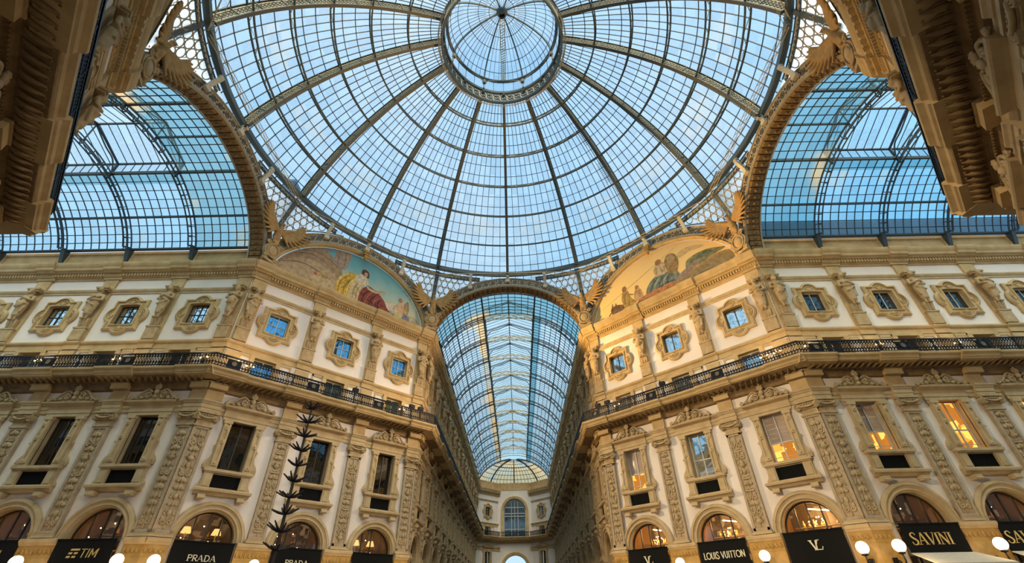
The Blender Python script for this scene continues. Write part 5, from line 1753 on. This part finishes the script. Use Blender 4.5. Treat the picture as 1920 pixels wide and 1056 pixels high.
# ------------------------------------------------------------------ far end of the long gallery
YE = R + L_FAR
def end_facade(key, o, deg, w, side):
    F = Facade(key, o, deg)
    ob = wall_mesh(F, 0, w, [w / 2]).build('wall_' + side, M['plaster'])
    ob.location = (o[0], o[1], 0); ob.rotation_euler = (0, 0, F.a); tag(ob, kind='structure')
    b = MB()
    for P in (BALC, BAND, CORN): b.sweepx(P, -.2, w + .2)
    b.box(0, w, .0, .4, 22.05, 23.45)
    trim(b, M['stone'], F, 'end')
    b = MB(); b.sweepx(STRING, 0, w); b.sweepx(ARCHI, 0, w); trim(b, M['stone2'], F, 'end')
    return F
fw = math.hypot(3.85, 4.15); fd = math.degrees(math.atan2(4.15, 3.85))
for key, o, deg, side, w in (('EL', (-A, YE), fd, 'far_end_left', 'left of the far end window'), ('ER', (3.4, YE + 4.15), -fd, 'far_end_right', 'right of the far end window')):
    F = end_facade(key, o, deg, fw, side)
    window(AW['curtain' if key == 'EL' else 'dark'], F, fw / 2, 'small scalloped attic window %s' % w, None, True)
    window(DWN['dark'], F, fw / 2, 'small balcony-level window %s' % w, None, True)
    window(LW['dark'], F, fw / 2, 'small tall window %s' % w, None, True)
    o_ = Proto(rail_section(fw, -.72, -.72, False)).put(F.pos(fw / 2), F.a, 'distant balcony railing %s' % w, 'railing'); o_.name = 'balcony_railing'
F = Facade('EC', (-3.4, YE + 4.15), 0)
b = MB()                                    # centre wall with its great window and the portal arch below
def arch_hole(b, hw, z0, zs, r, x0, x1, zb, zt):
    P = half(r, 20, zs, 3.4); n = len(P)
    b.add([(x, 0, z) for x, z in P] + [(x, 0, zt) for x, z in P], [(i, i + 1, n + i + 1, n + i) for i in range(n - 1)])
    b.add([(x0, 0, zb), (3.4 - r, 0, zb), (3.4 - r, 0, zt), (x0, 0, zt)], [(0, 1, 2, 3)])
    b.add([(3.4 + r, 0, zb), (x1, 0, zb), (x1, 0, zt), (3.4 + r, 0, zt)], [(0, 1, 2, 3)])
    b.ring(half(r + .02, 20, zs, 3.4), half(r, 20, zs, 3.4), -.02, 1.0, closed=False)
arch_hole(b, 2.2, 0, 8.3, 2.3, 0, 6.8, 0, 13.0)
arch_hole(b, 2.1, 13, 18.2, 2.2, 0, 6.8, 13.0, 22.0)
o = b.build('wall_far_end', M['plaster']); o.location = (F.o[0], F.o[1], 0); tag(o, kind='structure')
b = MB()
for r, zs, zb in ((2.2, 18.2, 13.6), (2.3, 8.3, 0)):
    ri, ro = r, r + .55
    for a0, a1, y, yi in ((ro, ro - .15, -.2, -.28), (ro - .15, ri + .1, -.2, -.2), (ri + .1, ri, -.28, -.1)):
        b.ring([(x + 0, z) for x, z in half(a0, 20, zs, 3.4)], half(a1, 20, zs, 3.4), y, Y0, closed=False, yi=yi)
    for s in (-1, 1): b.box(*sorted((3.4 + s * ri, 3.4 + s * ro)), -.22, Y0, zb, zs)
b.sweepx(BALC, -.3, 7.1); b.sweepx(STRING, 0, 3.4 - 2.9); b.sweepx(STRING, 3.4 + 2.9, 6.8)
b.box(0, 6.8, -.05, .4, 22.0, 23.45); b.sweepx(CORN, -.1, .5); b.sweepx(CORN, 6.3, 6.9)
trim(b, M['stone'], F, 'end')
w = empty('window', (F.o[0], F.o[1], 0)); nwin[0] += 1; w.name = 'window_%d' % nwin[0]
tag(w, 'great arched window closing the far gallery', None, None, 'structure')
b = MB()
b.ring(half(2.2, 20, 18.2, 3.4), half(2.05, 20, 18.2, 3.4), .3, .42, closed=False)
for x in (2.75, 3.4, 4.05): b.box(x - .05, x + .05, .3, .4, 13.6, 18.2 + math.sqrt(2.2 ** 2 - (x - 3.4) ** 2))
for z in (15.0, 17.3, 17.8, 18.9): b.box(1.2, 5.6, .3, .4, z - .07, z + .07)
for s in (-1, 1): b.box(*sorted((3.4 + s * 2.05, 3.4 + s * 2.2)), .3, .4, 13.6, 18.2)
b.build('frame', M['sash'], w)
b = MB(); b.prism([(1.2, 13.6), (5.6, 13.6)] + half(2.2, 20, 18.2, 3.4), .36, .37); b.build('pane', M['pane_dark'], w)
b = MB(); b.box(.9, 5.9, 2.6, 2.7, 13, 21); b.build('interior', M['teal_curtain'], w)
o_ = Proto(rail_section(6.8, -.62, -.62, False)).put((0, YE + 4.15, 0), 0, 'distant balcony railing under the far end window', 'railing'); o_.name = 'balcony_railing'

# ------------------------------------------------------------------ floor
b = MB(); b.box(-55, 55, -36, 100, -.2, 0)
tag(b.build('floor', M['floor']), kind='structure')
# slate roof of the neighbouring block seen through the right vault
b = MB()
b.add([(20, 9.2, 22), (62, 9.2, 22), (62, 9.2, 27.0), (20, 9.2, 27.0), (62, 13, 28.2), (20, 13, 28.2), (62, 13, 22), (20, 13, 22)], [(0, 1, 2, 3), (3, 2, 4, 5), (5, 4, 6, 7), (0, 3, 5, 7), (1, 6, 4, 2)])
tag(b.build('neighbouring_roof', M['slate']), 'blue slate roof seen through the right vault', 'roof')

# stair towers on the roofs beside the dome, seen through the vaults
for s, w in ((-1, 'left'), (1, 'right')):
    b = MB(); x = s * 22.6
    b.box(x - .5, x + .5, 13.6, 14.6, 22, 38); b.box(x - .7, x + .7, 13.4, 14.8, 38, 38.3)
    tag(b.build('roof_stair_tower', M['slate']), 'narrow blue stair tower outside, seen through the %s vault beside its arch' % w, 'tower')

# ------------------------------------------------------------------ shop signs
def sign(key, s, kind, label, z0=3.0, canopy=False):
    F = FAC[key]
    root = empty('shop_sign', F.pos(s), F.a)
    tag(root, label, 'shop sign')
    b = MB()
    b.box(-1.43, 1.43, -.33, -.02 - .25, z0, 4.84); b.box(-1.43, 1.43, -.36, -.26, 4.8, 4.86)
    b.build('black_panel', M['black_cloth'], root)
    b = MB(); ya, yb = -.352, -.328
    if kind == 'tim':
        lettering(b, 'TIM', .38, 4.25, .37, .86, False, ya, yb, .1)
        for z, xs in ((4.4, ((-.56, -.12),)), (4.25, ((-.6, -.42), (-.34, -.16))), (4.1, ((-.64, -.46), (-.38, -.2)))):
            for x0, x1 in xs: b.add([(x0, ya, z - .04), (x1, ya, z - .04), (x1 + .02, ya, z + .04), (x0 + .02, ya, z + .04)], [(0, 1, 2, 3)])
    elif kind == 'prada': lettering(b, 'PRADA', .05, 4.12, .27, 1.36, True, ya, yb)
    elif kind == 'louis': lettering(b, 'LOUIS VUITTON', .02, 4.13, .34, 2.45, False, ya, yb)
    elif kind == 'savini': lettering(b, 'SAVINI', -.2 if key == 'RA' and s < 4 else -.35, 4.2, .5, 2.0, True, ya, yb)
    elif kind == 'lv':
        cx, cz = .0, 4.2
        for P, W in (([(cx - .24, cz + .21), (cx - .05, cz - .2)], .075), ([(cx - .05, cz - .2), (cx + .12, cz + .21)], .03), ([(cx - .32, cz + .21), (cx - .15, cz + .21)], .03), ([(cx + .06, cz + .21), (cx + .2, cz + .21)], .03),
                     ([(cx + .04, cz + .21), (cx - .01, cz - .2)], .07), ([(cx - .12, cz - .21), (cx + .26, cz - .21), (cx + .29, cz - .08)], .035)):
            stroke(b, P, W, ya, yb)
    if b.v: b.build('lettering', M['gold'] if kind in ('tim', 'savini') else M['pale_gold'], root)
    if canopy:
        b = MB(); b.add([(-1.5, -.36, 3.62), (1.5, -.36, 3.62), (1.75, -2.0, 3.1), (-1.75, -2.0, 3.1), (1.75, -2.0, 2.85), (-1.75, -2.0, 2.85), (-1.5, -.36, 3.58), (1.5, -.36, 3.58), (1.75, -1.95, 3.06), (-1.75, -1.95, 3.06)],
                        [(0, 1, 2, 3), (3, 2, 4, 5), (6, 9, 8, 7), (0, 3, 9, 6), (1, 7, 8, 2)])
        b.build('cream_canopy', M['cream'], root)
sb = SPEC['LA'][4]
sign('LA', sb[0], 'tim', 'black sign with slanted gold letters and bars, first arch from the mural corner, left gallery')
sign('LA', sb[1], 'tim', 'black sign with slanted gold letters, second arch from the mural corner, left gallery')
sign('LA', sb[2], '', 'blank black sign under the third arch from the mural corner, left gallery')
sign('DL', DB[0], 'prada', 'black sign with pale five-letter serif name, left arch below the blue-sky mural')
sign('DL', DB[1], 'prada', 'black sign whose letters are cut by the frame, behind the bare tree')
sign('DL', DB[2], '', 'blank black sign, right arch below the blue-sky mural')
sign('DR', DB[0], 'lv', 'black sign with pale monogram, left arch below the golden mural')
sign('DR', DB[1], 'louis', 'black sign with long pale two-word name, middle arch below the golden mural')
sign('DR', DB[2], 'lv', 'black sign with pale monogram, right arch below the golden mural')
sb = SPEC['RA'][4]
sign('RA', sb[0], 'savini', 'black sign with tall gold serif letters, first arch from the mural corner, right gallery', 3.6, True)
sign('RA', sb[1], 'savini', 'black sign with tall gold serif letters, second arch from the mural corner, right gallery', 3.6, True)

# table lamps seen in the arched windows
def lampshade(key, s, x, z, w):
    F = FAC[key]; root = empty('shaded_lamp', F.pos(s + x, -1.2), F.a)
    b = MB(); b.lathe([(.26, z), (.16, z + .3), (.05, z + .31)], n=12); b.build('lamp_shade', M['shade'], root)
    b = MB(); b.lathe([(.12, 2.8), (.12, 2.84), (.025, 2.88), (.025, z + .2)], n=8); b.build('stand', M['gold'], root)
    tag(root, 'lit cone-shaded lamp, %s' % w, 'lamp')
lampshade('DL', DB[0], -.75, 5.35, 'left one in the left arched window below the blue-sky mural')
lampshade('DL', DB[0], .75, 5.35, 'right one in the left arched window below the blue-sky mural')
lampshade('DL', DB[2], -.6, 5.4, 'left one in the right arched window below the blue-sky mural')
lampshade('DL', DB[2], .5, 5.4, 'right one in the right arched window below the blue-sky mural')

for key in ('LA', 'RA', 'DL', 'DR'):
    for c in SPEC[key][4][:4]:
        l = bpy.data.lights.new('shop_ceiling_light', 'POINT'); l.energy = 150 if key == 'DR' else 24; l.color = (1, .52, .15); l.shadow_soft_size = .2
        o = bpy.data.objects.new('shop_ceiling_light', l); COL.objects.link(o); o.location = FAC[key].pos(c, -1.5, 5.9)

# ------------------------------------------------------------------ wall globes and balcony lamps
def make_globe():
    root = empty('globe_wall_lamp')
    b = MB(); b.ball((0, -.95, 3.87), .27, 20); b.build('globe', M['lamp'], root)
    b = MB(); b.tube(smooth_path([(0, -.3, 3.2), (0, -.6, 3.05), (0, -.95, 3.2), (0, -.95, 3.55)], 5), .035, 6); b.lathe([(.05, 0), (.16, .05), (.1, .12)], (0, -.95, 3.52), 10)
    b.spiral((0, 3.2), .16, 1.5, .03, y=-.45); b.build('bracket', M['iron'], root)
    b = MB(); b.box(-.12, .12, -.34, -.31, 2.95, 3.45); b.build('back_plate', M['iron'], root)
    return root
GL = Proto(make_globe())
def point(name, loc, p, col, r=.3):
    l = bpy.data.lights.new(name, 'POINT'); l.energy = p; l.color = col; l.shadow_soft_size = r
    o = bpy.data.objects.new(name, l); COL.objects.link(o); o.location = loc; return o
WARM = (1, .66, .30)
for key in ('LA', 'RA', 'DL', 'DR'):
    F = FAC[key]; pils = SPEC[key][5]
    for i, p in enumerate(pils[:3] if key in ('LA', 'RA') else pils):
        o = GL.put(F.pos(p), F.a, 'lit globe lamp on its pier, %s' % spot(key, i, 4), 'lamp', 'globe lamps on the piers')
        o.name = 'globe_wall_lamp'
        point('globe_light', F.pos(p, 1.7, 3.7), 45, WARM, .3)
def make_blamp():
    root = empty('balcony_lamp')
    b = MB(); b.tube([(0, -1.0, 13.57), (0, -1.0, 14.1)], .03, 6); b.tube([(-.22, -1.0, 14.1), (.22, -1.0, 14.1)], .025, 5); b.tube([(0, -1.14, 14.1), (0, -.9, 14.1)], .025, 5)
    b.build('stem', M['iron'], root)
    for x, y, z in ((-.2, -1.0, 14.2), (.2, -1.02, 14.25), (0, -1.14, 14.27)):
        b = MB(); b.ball((x, y, z), .055, 8); b.build('bulb', M['bulb'], root)
    return root
BLM = Proto(make_blamp())
for key, S in (('LA', (-.35, -5.6, -10.3)), ('DL', (.75, 1.5, 12.6)), ('RA', (.35, 4.6, 9.3)), ('DR', (2.4, 13.4, 14.2))):
    F = FAC[key]
    for i, s in enumerate(S):
        o = BLM.put(F.pos(s), F.a, 'cluster of lit bulbs on the balcony, %s' % spot(key, i, 3), 'lamp', 'bulb clusters on the balconies'); o.name = 'balcony_lamp'
        point('balcony_light', F.pos(s, 1.6, 14.7), 25, WARM, .15)

# floodlight fittings on the balcony ends by the far gallery, and added ones that brighten the walls
def make_flood():
    root = empty('floodlight')
    b = MB(); b.box(-.2, .2, -1.2, -.95, 14.5, 14.75); b.build('housing', M['iron'], root)
    b = MB(); b.box(-.03, .03, -1.1, -1.02, 13.57, 14.5); b.build('post', M['iron'], root)
    return root
FLD = Proto(make_flood())
def aim(o, d): o.rotation_euler = Vector(d).to_track_quat('-Z', 'Y').to_euler()
def flood(key, s, target, power, w, size=60, col=(1, .62, .22)):
    F = FAC[key]
    o = FLD.put(F.pos(s), F.a, 'black floodlight on the balcony railing, %s' % w, 'floodlight', 'floodlights on the balconies'); o.name = 'floodlight'
    l = bpy.data.lights.new('flood_beam', 'SPOT'); l.energy = power; l.color = col; l.spot_size = math.radians(size); l.spot_blend = .8; l.shadow_soft_size = .3
    p = F.pos(s, 1.5, 14.9)
    lo = bpy.data.objects.new('flood_beam', l); COL.objects.link(lo); lo.location = p; aim(lo, Vector(target) - Vector(p))
flood('DL', 14.2, (12.5, 12.5, 24.5), 22000, 'right end below the blue-sky mural', 52, (1, .63, .2))
flood('DL', 13.4, (17.6, -1, 26), 22000, 'second from the right end below the blue-sky mural', 44, (1, .60, .17))
flood('DR', .7, (-12, 12, 19), 6000, 'left end below the golden mural', 80, (1, .72, .4))
flood('DR', 1.6, (-9, -2, 39), 16000, 'second from the left end below the golden mural', 58, (1, .6, .2))
flood('NL', 4.0, (25, 8, 9), 19000, 'added fill on the dark upper-left facade', 60, (1, .76, .44))  # added to brighten the right gallery wall
flood('NR', 10.8, (-25, 8, 10), 6500, 'added fill on the dark upper-right facade', 60, (1, .86, .70))  # added to brighten the left gallery wall
flood('DL', 8.6, (15, 13, 7), 11000, 'added fill, middle of the balcony below the blue-sky mural', 75, (1, .72, .38))  # fill added for the lower right diagonal facade
flood('DR', 6.4, (-15, 13, 7), 3500, 'added fill, middle of the balcony below the golden mural', 75, (1, .80, .58))  # fill added for the lower left diagonal facade

# ------------------------------------------------------------------ bare festive tree
root = empty('bare_artificial_tree', (-7.05, -1.93, 0))
tag(root, 'tall dark bare tree pole with whorls of short stubby branches', 'tree')
b = MB(); b.tube([(0, 0, 0), (0, 0, 7.9)], [.075, .03], 8); b.lathe([(.5, 0), (.45, .15), (.12, .25)], n=14); b.build('trunk', M['tree'], root)
g = random.Random(2)
z = 3.3
while z < 8.0:
    b = MB(); n = 8
    for i in range(n):
        q = 2 * PI * i / n + g.uniform(-.2, .2); L = g.uniform(.34, .5) * (1 if z < 7.6 else .8); up = g.uniform(.08, .26)
        b.tube([(0, 0, z), (L * .5 * math.cos(q), L * .5 * math.sin(q), z + up * .35), (L * math.cos(q), L * math.sin(q), z + up)], [.035, .035, .022], 5)
    b.build('branch_whorl', M['tree'], root)
    z += .5

# ------------------------------------------------------------------ sky, sun, camera
w = bpy.data.worlds.new('sky'); sc.world = w; w.use_nodes = True
nt = w.node_tree; nt.nodes.clear()
out = N(nt, 'ShaderNodeOutputWorld'); bg = N(nt, 'ShaderNodeBackground')
tc = N(nt, 'ShaderNodeTexCoord'); sx = N(nt, 'ShaderNodeSeparateXYZ'); nt.links.new(tc.outputs['Generated'], sx.inputs[0])
r = N(nt, 'ShaderNodeValToRGB'); e = r.color_ramp.elements
e[0].position = 0.0; e[0].color = (.62, .84, 1.0, 1); e[1].position = 1.0; e[1].color = (.36, .64, 1.0, 1)
q = e.new(.25); q.color = (.30, .70, .98, 1)
q = e.new(.6); q.color = (.31, .67, .99, 1)
nt.links.new(sx.outputs['Z'], r.inputs['Fac'])
no = N(nt, 'ShaderNodeTexNoise'); no.inputs['Scale'].default_value = 2.2; no.inputs['Detail'].default_value = 5
nt.links.new(tc.outputs['Generated'], no.inputs['Vector'])
mr = N(nt, 'ShaderNodeMapRange'); mr.inputs['From Min'].default_value = .42; mr.inputs['From Max'].default_value = .75; mr.inputs['To Max'].default_value = .6
# more pale cloud towards the left
m2 = N(nt, 'ShaderNodeMath', operation='MULTIPLY_ADD'); m2.inputs[1].default_value = -.10
nt.links.new(sx.outputs['X'], m2.inputs[0]); nt.links.new(no.outputs['Fac'], m2.inputs[2]); m3 = N(nt, 'ShaderNodeMath', operation='MULTIPLY_ADD'); m3.inputs[1].default_value = .13
nt.links.new(sx.outputs['Y'], m3.inputs[0]); nt.links.new(m2.outputs[0], m3.inputs[2]); nt.links.new(m3.outputs[0], mr.inputs['Value'])
mx = N(nt, 'ShaderNodeMix', data_type='RGBA'); mx.inputs['B'].default_value = (.84, .90, 1.0, 1)
nt.links.new(mr.outputs['Result'], mx.inputs['Factor']); nt.links.new(r.outputs['Color'], mx.inputs['A'])
nt.links.new(mx.outputs['Result'], bg.inputs['Color']); bg.inputs['Strength'].default_value = 1.06
nt.links.new(bg.outputs[0], out.inputs[0])

sun = bpy.data.lights.new('veiled_sun', 'SUN'); sun.energy = 5.0; sun.color = (1, .84, .62); sun.angle = math.radians(50)
so = bpy.data.objects.new('veiled_sun', sun); COL.objects.link(so); so.location = (0, -30, 60); aim(so, (-.12, .62, -.78))

cam = bpy.data.cameras.new('camera'); co = bpy.data.objects.new('camera', cam); COL.objects.link(co); sc.camera = co
cam.sensor_width = 36; cam.lens = 851.55 * 36 / 1920; cam.shift_y = -10.25 / 1920; cam.clip_end = 500; cam.clip_start = .05
pi_, ro, ya = math.radians(36.648), math.radians(-1.0675), math.radians(-.074)
fwd = Vector((math.sin(ya) * math.cos(pi_), math.cos(ya) * math.cos(pi_), math.sin(pi_)))
rt = Vector((math.cos(ya), -math.sin(ya), 0)); up = rt.cross(fwd)
r2 = rt * math.cos(ro) + up * math.sin(ro); u2 = up * math.cos(ro) - rt * math.sin(ro)
m = Matrix((r2, u2, -fwd)).transposed().to_4x4(); m.translation = Vector((.4817, -18.28, 1.6))
co.matrix_world = m

vs = sc.view_settings
sc.display_settings.display_device = 'sRGB'
vs.view_transform = 'Standard'; vs.look = 'None'; vs.exposure = 0.0; vs.gamma = 1.0; vs.use_curve_mapping = False
cy = sc.cycles
cy.max_bounces = 6; cy.diffuse_bounces = 3; cy.glossy_bounces = 3; cy.transmission_bounces = 4; cy.transparent_max_bounces = 12
cy.sample_clamp_indirect = 4.0; cy.caustics_reflective = False; cy.caustics_refractive = False
cy.use_denoising = True

# prototypes that ended up only as far copies are not part of the place
for pr in Proto.ALL:
    if not pr.used:
        for c, gs in pr.tree:
            for g_ in gs: bpy.data.objects.remove(g_)
            bpy.data.objects.remove(c)
        bpy.data.objects.remove(pr.root)
